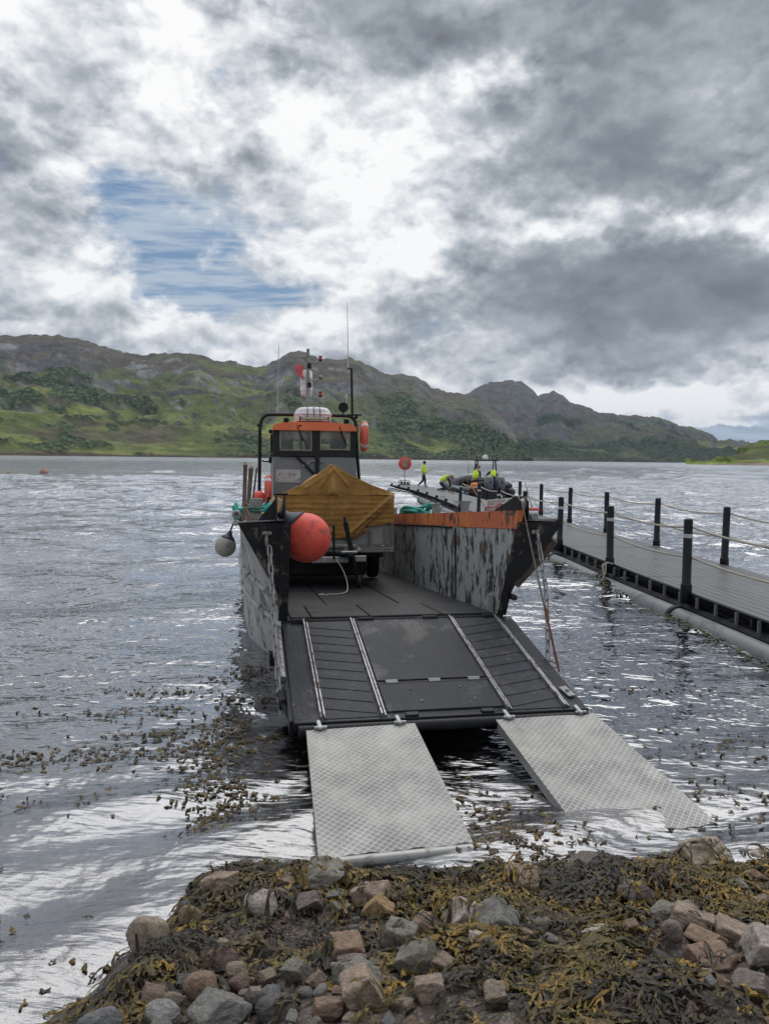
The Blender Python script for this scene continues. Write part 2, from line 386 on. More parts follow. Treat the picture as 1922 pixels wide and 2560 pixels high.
# flaking paint over old dark steel; flakes run down the plate
def flaking(name,paint,under,under2,cover=.5,zs=.5,scale=5.0,paint2=None):
    m,nt,b=newmat(name); tc=node(nt,'ShaderNodeTexCoord',out=3)
    p=vmul(tc,(1.0,1.0,zs))
    w=noise(p,3.5,4,.6,color=True); p2=vadd(p,vscale(w,.22))
    big=noise(tc,1.7,3,.5); a=noise(p2,scale,9,.72,.2); fine=noise(vmul(tc,(1,1,.25)),26,5,.7)
    f=(a+(big-.5)*.45+(fine-.5)*.36).ss(cover-.012,cover+.012)
    pc=mixc(noise(tc,6,5,.6),tuple(x*.78 for x in paint),tuple(x*1.18 for x in paint))
    if paint2: pc=mixc(noise(p,2.0,4,.6).ss(.4,.62),pc,paint2)
    streak=noise(vmul(tc,(14,14,.8)),2.0,4,.7).ss(.5,.8)*.45
    pc=mixc(streak,pc,tuple(x*.55 for x in paint))
    uc=mixc(noise(p,9,6,.65).ss(.42,.62),under,under2)
    run=noise(vmul(tc,(22,22,1.1)),1.6,3,.6).ss(.60,.74)*noise(tc,2.6,3,.6).ss(.45,.6); pc=mixc(run*.55,pc,(.20,.115,.065))
    put(nt,b.inputs['Base Color'],mixc(f,pc,uc)); put(nt,b.inputs['Roughness'],f*.2+.5)
    put(nt,b.inputs['Normal'],bump(nt,(1.0-f)*.6+fine*.25,.5,.006)); return m
MT['flake_grey']=flaking('flaking_grey_paint',(.35,.375,.385),(.022,.02,.02),(.085,.062,.052),.535,.5,8.0)
MT['flake_orange']=flaking('flaking_orange_paint',(.56,.145,.065),(.03,.028,.028),(.09,.06,.05),.57,.8,7.0,paint2=(.66,.22,.05))
MT['flake_white']=flaking('flaking_white_paint',(.33,.325,.32),(.05,.045,.04),(.11,.095,.085),.548,.45,7.0)
MT['flake_black']=flaking('flaking_black_paint',(.017,.018,.021),(.15,.125,.105),(.06,.045,.036),.585,.7,6.0)
# five bar tread plate. object coordinates in metres, pattern cell 33 mm
def tread(name,col,dark,metal,rough,wet=0.0,strength=.6,cell=.042,dirt=(.2,.17,.13),dt=(.6,.8),spec=.5):
    m,nt,b=newmat(name); tc=node(nt,'ShaderNodeTexCoord',out=3)
    rot=node(nt,'ShaderNodeVectorRotate',{'Vector':tc,'Angle':R(45)},rotation_type='Z_AXIS')
    x,y,z=sep(rot); u=x*(1/cell); v=y*(1/cell)
    chk=((u.floor()+v.floor()).mod(2.0)).gt(.5)
    fu=u.frac(); fv=v.frac()
    t=fu*(1.0-chk)+fv*chk; s_=fv*(1.0-chk)+fu*chk
    bars=((t*5.0).frac()-.5).abs().ss(.10,.32,1.0,0.0)
    ends=((s_-.5).abs()).ss(.36,.47,1.0,0.0)
    h=bars*ends
    wear=noise(tc,2.3,6,.6)
    fine=noise(tc,30,4,.7)
    base=mixc(wear.ss(.3,.7),tuple(c*.86 for c in col),tuple(min(1,c*1.12) for c in col))
    edge=(fu-.5).abs().max((fv-.5).abs()).ss(.38,.46,1.0,0.0)
    gap=edge*(.45+(1.0-bars)*.55)
    base=mixc(gap*wear.ss(.3,.7,1.0,.35),base,dark)
    wet=noise(tc,1.6,4,.55,.6).ss(.50,.60); d=noise(tc,4.5,8,.7,.5).ss(*dt)*.8+noise(tc,1.1,5,.6).ss(.48,.7)*.3; base=mixc(d*.85,base,dirt); tr_m=noise(vmul(tc,(9,1.1,1)),1.3,6,.7).ss(.50,.68); base=mixc(tr_m*.35,base,tuple(c*.45 for c in col))
    if metal==0.0:
        sc=(noise(vadd(tc,(.3,.1,0)),1.7,7,.7).ss(.50,.66))*(noise(tc,28,5,.75).ss(.48,.62)); base=mixc(sc*.65,base,(.19,.20,.205))
    put(nt,b.inputs['Base Color'],base); b.inputs['Metallic'].default_value=metal; b.inputs['Specular IOR Level'].default_value=spec
    put(nt,b.inputs['Roughness'],(fine*.2+(rough-.1)+d*.2)*(1.0-wet*.6))
    put(nt,b.inputs['Normal'],bump(nt,h+fine*.1,strength,.003)); return m
MT['tread_alu']=tread('tread_plate_aluminium',(.40,.40,.385),(.085,.085,.083),.25,.42,cell=.036,dt=(.64,.8),dirt=(.27,.24,.19))
MT['tread_black']=tread('tread_plate_black',(.026,.031,.040),(.010,.012,.016),.0,.5,cell=.03,dirt=(.07,.067,.06),dt=(.56,.8),spec=.28,strength=.9)
# deck of the landing craft: dark worn steel with scratches
m,nt,b=newmat('deck_steel'); tc=node(nt,'ShaderNodeTexCoord',out=3)
n=noise(tc,2.5,7,.65); s1=noise(vmul(tc,(3,30,1)),3,5,.7).ss(.58,.75); s2=noise(vmul(tc,(40,2,1)),2,5,.7).ss(.6,.8)
c=mixc(n.ss(.3,.7),(.012,.014,.017),(.028,.030,.033)); c=mixc(s1*.45,c,(.10,.095,.085)); c=mixc(s2*.35,c,(.095,.09,.085)); b.inputs['Specular IOR Level'].default_value=.25
put(nt,b.inputs['Base Color'],c); put(nt,b.inputs['Roughness'],n*.25+.35); put(nt,b.inputs['Normal'],bump(nt,noise(tc,35,5,.7),.3,.004)); MT['deck']=m
# tarpaulin
m,nt,b=newmat('tan_canvas'); tc=node(nt,'ShaderNodeTexCoord',out=3); x,y,z=sep(tc)
n=noise(tc,3,6,.65); stain=noise(vmul(tc,(5,5,1.2)),2.2,6,.7).ss(.5,.72)
c=mixc(n.ss(.3,.7),(.27,.138,.028),(.36,.188,.045)); c=mixc(stain*.55,c,(.15,.075,.018))
wv=noise(comb(nt,x*1.2,y*1.2,z*16.0),1.6,4,.6,.6); wk=noise(vadd(tc,vscale(noise(tc,2,3,.5,color=True),.6)),6,4,.55)
put(nt,b.inputs['Base Color'],c); b.inputs['Roughness'].default_value=.85; b.inputs['Sheen Weight'].default_value=.15
put(nt,b.inputs['Normal'],bump(nt,wv*.30+wk*1.0+noise(tc,300,2,.5)*.05,.65,.035)); MT['canvas']=m
# pontoon deck boards, recycled plastic, damp
m,nt,b=newmat('plastic_boards'); tc=node(nt,'ShaderNodeTexCoord',out=3); x,y,z=sep(tc)
n=noise(vmul(tc,(3,.4,1)),3,5,.6); bd=(x*(1/.145)).floor(); tone=node(nt,'ShaderNodeTexWhiteNoise',{'W':bd},noise_dimensions='1D')
c=mixc(n.ss(.3,.7),(.062,.066,.072),(.105,.11,.118)); c=mixc(tone*.35,c,(.10,.103,.11))
c=mixc(noise(tc,1.3,5,.6).ss(.5,.7)*.5,c,(.14,.14,.145))
put(nt,b.inputs['Base Color'],c); put(nt,b.inputs['Roughness'],n*.3+.26); put(nt,b.inputs['Normal'],bump(nt,noise(vmul(tc,(8,1,1)),12,4,.6),.15,.003)); MT['boards']=m
# stones: colour comes from the object
m,nt,b=newmat('shore_stone'); tc=node(nt,'ShaderNodeTexCoord',out=3)
oi=nt.nodes.new('ShaderNodeObjectInfo'); oc=V(nt,oi.outputs['Color']); rnd=V(nt,oi.outputs['Random'])
p=vadd(tc,vscale(comb(nt,rnd,rnd,rnd),30.0))
n=noise(p,3.2,9,.72,.4); sp=noise(p,22,5,.75).ss(.44,.60); vein=(noise(vmul(p,(1,1,3.5)),6,6,.6)-.5).abs().ss(0,.05,1,0)
c=mixc(n.ss(.36,.64),vscale(oc,.95),vscale(oc,2.2)); c=mixc(sp*.55,c,vscale(oc,.42)); c=mixc(noise(p,14,4,.7).ss(.58,.68)*.5,c,vscale(oc,2.3)); c=mixc(vein*.22,c,(.42,.38,.34))
bn=voro(p,28).ss(.0,.22,1,0)*noise(p,5,3,.6).ss(.55,.68); c=mixc(bn*.8,c,(.50,.48,.42))
alg=noise(p,4,5,.6).ss(.52,.72); c=mixc(alg*.35,c,(.075,.062,.03))
put(nt,b.inputs['Base Color'],c); put(nt,b.inputs['Roughness'],n*.35+.38); put(nt,b.inputs['Normal'],bump(nt,n*.9+noise(p,12,6,.75)*.5+bn*.2,.9,.022)); MT['stone']=m
# seaweed: colour per frond
m,nt,b=newmat('bladder_wrack'); c=attr(nt,'Col'); tc=node(nt,'ShaderNodeTexCoord',out=3)
nn=noise(tc,60,4,.6); c=mixc(nn.ss(.35,.7),vscale(c,1.35),vscale(c,.4))
put(nt,b.inputs['Base Color'],c); put(nt,b.inputs['Roughness'],nn*.25+.38); put(nt,b.inputs['Normal'],bump(nt,noise(tc,150,3,.6),.5,.004)); b.inputs['Specular IOR Level'].default_value=.3; MT['weed']=m
# beach gravel
m,nt,b=newmat('beach_gravel'); tc=node(nt,'ShaderNodeTexCoord',out=3)
n=noise(tc,3,7,.65); v1=voro(tc,55); vc=voro(tc,55,out=1); v2=voro(tc,160); 
c=mixc(n.ss(.3,.7),(.12,.088,.066),(.24,.175,.135)); c=mixc(.14,c,vscale(vc,.30)); c=mixc(v1.ss(.25,.6)*.8,c,(.035,.028,.022)); c=mixc(v2.ss(.3,.6)*.4,c,(.06,.048,.04))
x,y,z=sep(tc); uw=z.ss(-.25,.02,1,0); c=mixc(uw*.8,c,mixc(noise(tc,9,6,.7).ss(.42,.6),(.12,.075,.04),(.03,.022,.012)))
put(nt,b.inputs['Base Color'],c); put(nt,b.inputs['Roughness'],n*.3+.4); put(nt,b.inputs['Normal'],bump(nt,(1.0-v1)*.8+(1.0-v2)*.25+n,.7,.012)); MT['gravel']=m
# water: dark peaty loch water, clear enough to show the weed by the shore
m,nt,b=newmat('loch_water'); nt.nodes.remove(b); geo=node(nt,'ShaderNodeNewGeometry',out=0)
x,y,z=sep(geo); d=(x*x+y*y)**.5
p=comb(nt,x*.8,y*1.15,0.0)
far=d.ss(12,70); vfar=d.ss(60,500)
h1=noise(vadd(p,vscale(noise(p,.9,3,.5,color=True),.55)),2.6,3,.5)
pa=vmul(p,(.62,1.55,1.0))
h2=noise(vadd(pa,vscale(noise(p,2.0,2,.5,color=True),.30)),7.5,2,.5)
h3=noise(pa,26,4,.62)
patch=noise(p,.45,3,.55).ss(.38,.62)
near=d.ss(3.8,7.5,1.0,.0)
hh=h1*(.060+.050*far)*(1.0-vfar*.5)+h2*(.010*patch+.004+.024*far+near*.010)+h3*(.0003+.0022*patch*far+near*.0042)
wb=noise(comb(nt,x*.05,y*.12,0.0),3.0,6,.62); hh=hh+wb*far*.22+noise(comb(nt,x*.5,y*.7,0.0),1.0,3,.6)*vfar*.55*noise(comb(nt,x*.012,y*.03,0.0),1.0,5,.65).ss(.3,.7,.25,1.6)
nrm=bump(nt,hh,1.0,1.0)
gl=nt.nodes.new('ShaderNodeBsdfGlossy'); gl.inputs['Color'].default_value=(.93,.95,.99,1); put(nt,gl.inputs['Roughness'],.015+far*.05+vfar*.10); put(nt,gl.inputs['Normal'],nrm)
fr=nt.nodes.new('ShaderNodeFresnel'); fr.inputs[0].default_value=1.34; put(nt,fr.inputs['Normal'],nrm)
fac=((V(nt,fr.outputs[0])**.50)*1.08+.045).min(.97)
tr=nt.nodes.new('ShaderNodeBsdfTransparent'); tr.inputs[0].default_value=(.62,.52,.40,1)
deep=nt.nodes.new('ShaderNodeBsdfDiffuse'); deep.inputs[0].default_value=(.012,.011,.012,1)
mb=nt.nodes.new('ShaderNodeMixShader'); put(nt,mb.inputs[0],y.ss(4.2,8.5,.05,1.0)); nt.links.new(tr.outputs[0],mb.inputs[1]); nt.links.new(deep.outputs[0],mb.inputs[2])
mx=nt.nodes.new('ShaderNodeMixShader'); put(nt,mx.inputs[0],fac); nt.links.new(mb.outputs[0],mx.inputs[1]); nt.links.new(gl.outputs[0],mx.inputs[2])
nt.links.new(mx.outputs[0],nt.nodes['Material Output'].inputs[0]); MT['water']=m
# hills
def hillmat(name,tree_scale):
    m,nt,b=newmat(name); c=attr(nt,'Col'); geo=node(nt,'ShaderNodeNewGeometry',out=0)
    n=noise(geo,.02,7,.7); t=voro(geo,tree_scale); a=attr(nt,'Col',out=3)
    c=mixc(n.ss(.3,.7)*.8,vscale(c,1.0),vscale(c,2.7)); c=mixc(t.ss(.2,.65)*a,c,vscale(c,.35)); c=mixc(noise(geo,.09,5,.7).ss(.42,.62)*.5,c,vscale(c,.6)); c=mixc(noise(geo,.35,3,.6).ss(.55,.68)*.35,c,vscale(c,1.9))
    put(nt,b.inputs['Base Color'],c); b.inputs['Roughness'].default_value=1.0; b.inputs['Specular IOR Level'].default_value=.1
    put(nt,b.inputs['Normal'],bump(nt,n*14.0+(1.0-t)*a*8.0,.9,1.0)); return m
MT['hill']=hillmat('hillside',.085)
# ------------------------------------------------------------------ hills (terrain, real distance and height)
SK_A=[(-50,.11),(-40,.125),(-33,.128),(-26.64,.1366),(-25.61,.1385),(-24.41,.1415),(-23.12,.1423),(-21.93,.14),(-20.59,.1344),(-19.38,.1289),(-18.29,.1251),(-17.54,.1243),(-16.58,.1266),(-15.31,.1291),(-14.17,.1291),(-13.22,.1268),(-12.23,.1199),(-11.22,.1216),(-10.56,.1184),(-9.73,.1154),(-8.88,.1173),(-8.04,.1254),(-7.36,.1329),(-6.51,.1384),(-5.84,.1357),(-5.6,.1320),(-4.65,.128),(-3.61,.1273),(-2.75,.1296),(-1.89,.1253),(-1.02,.1183),(-.09,.1102),(1.19,.111),(2.15,.1075),(2.84,.1019),(3.39,.0927),(4.22,.0892),(5.09,.0861),(5.86,.0851),(6.81,.079),(7.5,.0698),(8.18,.0611),(8.87,.0493),(9.6,.0314),(10.62,.0048),(11,.0)]
SK_B=[(3,.06),(5.1,.0768),(6.47,.0893),(7.29,.098),(8.13,.101),(9.33,.102),(10,.0999),(10.67,.0922),(11.18,.082),(11.69,.086),(12.34,.0879),(13.01,.0828),(13.5,.0742),(14.5,.069),(15.49,.0609),(17.39,.0583),(19.58,.055),(20.35,.0505),(20.97,.0427),(21.73,.0431),(22.64,.0363),(23.53,.0257),(24.4,.0272),(25.39,.0253),(25.7,.0211),(26.55,.008),(27.5,.001),(28,0)]
SK_C=[(21.5,-.0005),(22.18,.0004),(24.03,.0036),(24.45,.0072),(25.29,.0182),(26.1,.0258),(26.67,.0272),(29,.033),(34,.045),(42,.06),(52,.05)]
def hill(name,sk,a0,a1,nc,nr,ds,dr,seed,amp,colf,rel=1.0):
    az=np.linspace(a0,a1,nc); E=np.interp(az,[p[0] for p in sk],[p[1] for p in sk])
    E=np.maximum(E,0); En=(fbm(az*2.6,az*0+3,5,seed+5)-.5)*.0045*np.minimum(1,E/.02)
    Ds=np.interp(az,*zip(*ds)); Dr=np.interp(az,*zip(*dr))
    t=np.concatenate([np.linspace(-.02,1,nr),np.linspace(1.02,1.25,6)])[:,None]
    r=Ds[None]+(Dr-Ds)[None]*t*np.clip(E/.03,.12,1)[None]
    A=np.radians(az)[None]; X=r*np.sin(A); Y=r*np.cos(A)
    tt=np.clip(t,0,1); Rr=(Ds+(Dr-Ds)*np.clip(E/.03,.12,1))[None]
    H=(E[None]+En[None]*tt**9)*Rr+2.2
    prof=np.where(t<=1,.55*tt+.45*tt**1.6,1-(t-1)*2.0)
    win=np.clip(np.sin(np.pi*np.clip(t,0,1))**.75,0,1)
    wx=X+260*(fbm(X/700,Y/700,3,seed+1)-.5); wy=Y+260*(fbm(X/700+9,Y/700,3,seed+2)-.5)
    # spurs and gullies run diagonally down to the loch
    u=(wx*.8+wy*.6); v=(-wx*.6+wy*.8)
    rd=fbm(u/620,v/260,6,seed+3,.52,ridge=True); rd2=fbm(wx/190,wy/190,5,seed+4,.55,ridge=True)
    relief=((rd-.55)*1.0+(rd2-.55)*.38)*amp*(H/H.max())**.35
    Z=H*prof+relief*win*rel+(fbm(X/14,Y/14,3,seed+8)-.5)*3.2*np.clip(tt*30,0,1)
    Z=np.where(t<0,-6,np.maximum(Z,0.25*np.clip(tt*40,0,1)+.05))
    Z[t[:,0]<0]=-6
    gx=np.gradient(Z,axis=1)/(np.gradient(X,axis=1)+1e-6); gr=np.gradient(Z,axis=0)/(np.gradient(r,axis=0)+1e-6)
    slope=np.hypot(gx,gr)
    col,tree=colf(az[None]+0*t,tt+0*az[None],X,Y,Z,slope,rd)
    Z=Z+tree*(3.0+7*fbm(X/7,Y/7,2,seed+12))*np.clip(tt*60,0,1)
    c=np.concatenate([col,tree[...,None]],-1)
    o=gridmesh(name,X,Y,Z,MT['hill'],attrs={'Col':c}); tag(o,kind='structure'); return o
def mixn(a,b,f): return a*(1-f[...,None])+np.array(b)*f[...,None]
def col_a(az,t,X,Y,Z,slope,rd):
    h=Z/380.
    n1=fbm(X/260,Y/260,5,71); n2=fbm(X/70,Y/70,4,72); n3=fbm((X*.8+Y*.6)/500,(-X*.6+Y*.8)/90,5,73)
    c=np.zeros(X.shape+(3,))+np.array([.070,.085,.028])
    c=mixn(c,[.066,.055,.042],sstep(n1+h*.35,.52,.72))            # heather and bracken
    c=mixn(c,[.105,.122,.040],sstep(n3-h*.30+.05,.47,.60)*.8)     # green turf, sunlit patches painted in as lighter green
    c=mixn(c,[.135,.155,.045],sstep(n3*.6+n1*.4-np.abs(t-.16)*.9-sstep(az,-4,2)*.2,.44,.56)*.8)  # brightest green low down: sunlight on the slope put into the colour
    rock=sstep(slope*.6+n2*.5+h*.35-.1,.86,1.10); c=mixn(c,[.080,.082,.088],rock*.8)
    c=mixn(c,[.135,.138,.14],sstep(n2+slope*.12,.70,.80)*rock)
    c=mixn(c,[.040,.042,.045],sstep(1-rd,.50,.62)*sstep(h,.15,.6)*.7)  # shade of gullies and crags painted into the colour
    c=mixn(c,[.075,.070,.055],sstep(az,-6,2)*sstep(t,.35,.6)*.75)
    w=fbm(X/150,Y/150,4,74)
    tree=sstep(w+.22*np.exp(-((t-.33)/.16)**2)*sstep(-az,14,20)-sstep(t,.45,.65)*.5+.9*(n2-.5)+.35*(fbm(X/28,Y/28,3,79)-.5),.58,.74)
    right=sstep(az,-1.5,1.5)*sstep(-t,-.72,-.5)
    tree=np.maximum(tree,right*sstep(w,.36,.43)); tree=np.maximum(tree,sstep(-t,-.07,-.02)*sstep(w,.42,.5)*sstep(az,-16,-10))
    tree=np.clip(tree,0,1)*(1-sstep(-t,-.008,0)); tc=np.stack([.045+.03*n2,.070+.035*n2,.038+.01*n2],-1)
    c=c*(1-tree[...,None])+tc*tree[...,None]
    shore=sstep(-t,-.014,-.006); c=mixn(c,[.06,.045,.035],shore)
    return c,tree
def col_b(az,t,X,Y,Z,slope,rd):
    n1=fbm(X/420,Y/420,5,81); n2=fbm(X/90,Y/90,4,82); h=Z/600.
    c=np.zeros(X.shape+(3,))+np.array([.052,.062,.032])
    c=mixn(c,[.058,.045,.036],sstep(n1+h*.6,.55,.85)); c=mixn(c,[.10,.125,.04],sstep(n1-h*.9,.50,.60)*.7)
    c=mixn(c,[.075,.078,.088],sstep(slope*.7+n2*.5+h*.3,.85,1.1)*.7)
    w=fbm(X/190,Y/190,4,84); tree=sstep(w-t*.55,.32,.42)*(1-sstep(t,.45,.6)); tc=np.stack([.030+.02*n2,.048+.025*n2,.026+.01*n2],-1)
    c=c*(1-tree[...,None])+tc*tree[...,None]
    c=mixn(c,[.05,.04,.034],sstep(-t,-.012,-.004)); return c,tree
def col_c(az,t,X,Y,Z,slope,rd):
    n1=fbm(X/60,Y/60,5,91); n2=fbm(X/18,Y/18,4,92)
    c=np.zeros(X.shape+(3,))+np.array([.065,.075,.03]); c=mixn(c,[.11,.145,.035],sstep(n1,.5,.62)); c=mixn(c,[.12,.12,.115],sstep(n2+slope*.3,.72,.85))
    c=mixn(c,[.06,.05,.035],sstep(n2,.55,.7)*.6); tree=sstep(n1,.6,.68)*sstep(t,.2,.5)
    c=mixn(c,[.16,.12,.105],sstep(-t,-.16,-.06)*.95); return c,tree*.7
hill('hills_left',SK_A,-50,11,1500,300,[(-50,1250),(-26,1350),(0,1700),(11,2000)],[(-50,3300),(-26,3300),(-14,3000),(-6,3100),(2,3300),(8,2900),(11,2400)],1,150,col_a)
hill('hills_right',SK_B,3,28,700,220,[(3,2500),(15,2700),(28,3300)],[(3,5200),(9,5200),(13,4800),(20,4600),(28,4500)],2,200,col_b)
hill('headland',SK_C,21.5,52,500,120,[(21.5,760),(26,700),(52,420)],[(21.5,1150),(52,900)],3,14,col_c)
# ------------------------------------------------------------------ water
def waterz(X,Y):
    rs=np.random.RandomState(4); Z=np.zeros_like(X); d=np.hypot(X,Y)
    for i in range(60):
        lam=.42*(1.075**i); th=rs.normal(R(-80),.55); k=2*np.pi/lam; ph=rs.rand()*6.28
        a=.0056*lam**.92*(1 if lam<3 else .6)
        if lam>14: a*=.5
        at=np.clip((d-2.2)/ (2.0+lam*.8),0,1)**.8
        fade=np.clip(2.2-d/(lam*75),0,1)
        at=at*(.25+.75*sstep(d,5,26)) if lam<2.2 else at*(.5+.5*sstep(d,5,20))
        Z+=a*at*fade*np.sin(k*(X*np.cos(th)+Y*np.sin(th))+ph+1.3*np.sin(.13*X/lam**.5+i)+.8*np.sin(.21*Y/lam**.5+2*i))
    # long smooth wash that runs up the shore, and the wake ring at lower left
    for i in range(5):
        th=R(-68+i*9); Z+=.011*np.exp(-((d-4.4)/2.4)**2)*np.sin(2*np.pi/(.62+.17*i)*(X*np.cos(th)+Y*np.sin(th))+i*2.1+1.5*fbm(X*.5,Y*.5,3,60+i))
    return Z
az=np.radians(np.linspace(-58,58,760)); 
r=[1.6]
while r[-1]<90: r.append(r[-1]*1.0062)
while r[-1]<9000: r.append(r[-1]*1.03)
r=np.array(r)[:,None]; X=r*np.sin(az)[None]; Y=r*np.cos(az)[None]
wo=gridmesh('water',X,Y,waterz(X,Y),MT['water']); tag(wo,kind='structure')
# ------------------------------------------------------------------ shore bed
def groundz(X,Y):
    X=np.asarray(X,float);Y=np.asarray(Y,float)
    s=3.97+.10*np.sin(X*2.1)+.12*np.clip(X-.9,0,2)
    z=np.where(Y<s,.25*(s-Y),.20*(s-Y))
    z=z-.52*np.clip(-.90-X,0,3)-.10*sstep(-X,.70,1.1)
    z=z+(fbm(X*1.5+3,Y*1.5,4,31)-.5)*.16+(fbm(X*3.4+3,Y*3.4,3,37)-.5)*.11+(fbm(X*7,Y*7,3,33)-.5)*.045
    z=z-.09*np.exp(-((X-.05)/.55)**2-((Y-4.05)/.16)**2)
    z=np.where(Y<1.6,np.minimum(z,.60),z)
    return np.maximum(z,-3.0)
yy=np.concatenate([np.linspace(-6,1.8,40),np.linspace(1.83,5.5,260),np.geomspace(5.55,60,70),[200,1200,9000]]); xx=np.concatenate([[-9000,-900,-90],np.linspace(-14,-3,40),np.linspace(-2.96,3.2,330),np.linspace(3.3,14,40),[90,900,9000]])
X,Y=np.meshgrid(xx,yy); go=gridmesh('shore_ground',X,Y,groundz(X,Y),MT['gravel']); tag(go,kind='structure')
# ------------------------------------------------------------------ landing craft, beached bow first, trimmed bow up
HD=R(-10.4); HO=Vector((.1152,7.4766,0))
Bv=Vector((math.cos(HD),-math.sin(HD),0)); Av=Vector((math.sin(HD),math.cos(HD),0)); Zv=Vector((0,0,1))
def frame(x,y,z,o): m=Matrix((x,y,z)).transposed().to_4x4(); m.translation=o; return m
LF=frame(Bv,Av,Zv,HO)                                  # level frame at the ramp hinge
T=R(4.6); HF=frame(Bv,Av*math.cos(T)-Zv*math.sin(T),Zv*math.cos(T)+Av*math.sin(T),HO+Vector((0,0,.62)))
L2H=HF.inverted()@LF
def lh(x,y,z): return L2H@Vector((x,y,z))
def hf(x,y,z,rot=None):
    m=HF@Matrix.Translation((x,y,z)); return m@rot if rot else m
craft=empty('landing_craft',HF,'weathered grey landing craft with orange wheelhouse roof and lowered black bow ramp','boat')
def HB(m,name,mat,parent=craft,**k): return m.build(name,mat,parent,**k)
def smt(t): t=max(0,min(1,t)); return t*t*(3-2*t)
def fw(z):
    P=[(-1.1,.86),(-.3,1.0),(0,1.09),(.31,1.18),(.95,1.53),(1.1,1.58)]
    for (a,b),(c,d) in zip(P,P[1:]):
        if z<=c: return b+(d-b)*(z-a)/(c-a)
    return 1.58
def wd(y,z): return fw(z)+(1.535-(.95-z)*.05-fw(z))*smt((y+.1)/2.6)
def yf(z): return -.60*z/.96 if z>0 else -.75*z
# outer shell
for sgn in (1,-1):
    m=M(); ys=[0,.12,.3,.55,.85,1.2,1.6,2.1,2.8,4,6,8,10,10.9]; zs=[-1.3,-1.0,-.65,-.3,0,.15,.31,.5,.7,.85,.95]
    P=[]
    for y in ys:
        row=[]
        for z in zs:
            w=wd(y,z); 
            if z<-.6: w*=.86 if z<-1.2 else .97
            row.append(Vector((sgn*w,y+yf(z)*max(0,1-y/1.4)+ (.0),z)))
        P.append(row)
    m.grid(P,smooth=False)
    # waterline plate closing to the keel
    m.grid([[P[i][0],Vector((0,P[i][0].y,-1.35))] for i in range(len(ys))],smooth=False)
    HB(m,'hull_side',MT['flake_white'] if sgn<0 else MT['flake_black'])
    # forward face of the bow horn
    m=M(); F=[]
    zl=[-.3,0,.15,.31,.5,.7,.85,.95]
    for z in zl:
        xo=fw(z); F.append([Vector((sgn*(1.062+(xo-1.062)*t),yf(z)-.004,z)) for t in (0,.06,.1,.5,1)])
    m.grid(F,False)
    # raised bands on the horn: inner flange and outer lip
    m.prism([(sgn*1.06,yf(z)-.002,z) for z in (0,.95)]+[(sgn*1.15,yf(z)-.002,z) for z in (.95,0)],(0,-.022,.0))
    HB(m,'bow_horn',MT['flake_black'])
    # rubbing strakes
    for z0,z1,rr in ((.20,.52,.032),(-.10,.22,.032)):
        st=M(); pts=[]
        for y in (-.12 if z0>0 else (.05 if sgn<0 else .25),.3,.7,1.2,1.8,2.6,4,6,8,10.5):
            z=z0+(z1-z0)*smt(y/3.5); pts.append((sgn*(wd(y,z)+.008),y+(yf(z)*max(0,1-y/1.4)),z))
        st.tube(pts,rr,8); HB(st,'rubbing_strake',MT['flake_white'] if sgn<0 else MT['black_steel'])
# thick rusty rubber fender strip under the right bow
m=M(); m.tube([(1.50,-.42,.78),(1.40,-.33,.62),(1.28,-.22,.45),(1.19,-.17,.33)],[.05,.06,.062,.055],10); HB(m,'bow_fender_strip',pm('old_rubber',(.10,.072,.062),.85,0,.3,14,.6,50,.008,grime=(.04,.03,.03)))
# keel / forefoot block under the ramp hinge
m=M(); m.box((0,.35,-.45),(2.1,.6,.75)); m.box((0,4.5,-.9),(2.4,7,.8)); m.box((0,.03,-.06),(2.24,.1,.12)); HB(m,'forefoot',MT['black_steel'])
# well deck
m=M(); m.box((0,3.7,-.03),(2.12,7.3,.06)); HB(m,'well_deck',MT['deck'])
m=M()
for x0,x1 in ((-1.03,-.83),(-.822,-.25),(-.242,.49),(.498,1.03)):
    m.box(((x0+x1)/2,.54,.012),(x1-x0-.004,1.0,.024),bev=.006)
HB(m,'threshold_plate',MT['deck'])
m=M()
for x0,x1,y0,y1 in ((-1.03,-.57,1.10,2.15),(-.56,.27,1.10,2.9),(.28,1.03,1.10,2.4),(-1.03,-.57,2.16,4.2),(.28,1.03,2.41,4.6),(-.56,.27,2.91,5)):
    m.box(((x0+x1)/2,(y0+y1)/2,.006),(x1-x0-.012,y1-y0-.012,.012),bev=.003)
HB(m,'deck_plate',MT['deck'])
for x,y in ((.93,.62),(.92,.34),(-.77,.78),(-.77,.42)):
    m=M(); m.lathe([(.052,.0),(.052,.004),(.036,.0045)],(x,y,.022),16,sx=1.25,sy=.6); HB(m,'lashing_socket',MT['rubber'])
m=M(); m.cyl((-1.1,-.02,-.02),(1.1,-.02,-.02),.028,n=12)
for x in (-.95,-.3,.35,.98): m.box((x,-.03,-.02),(.16,.08,.07),bev=.01)
HB(m,'ramp_hinge',MT['black_steel'])
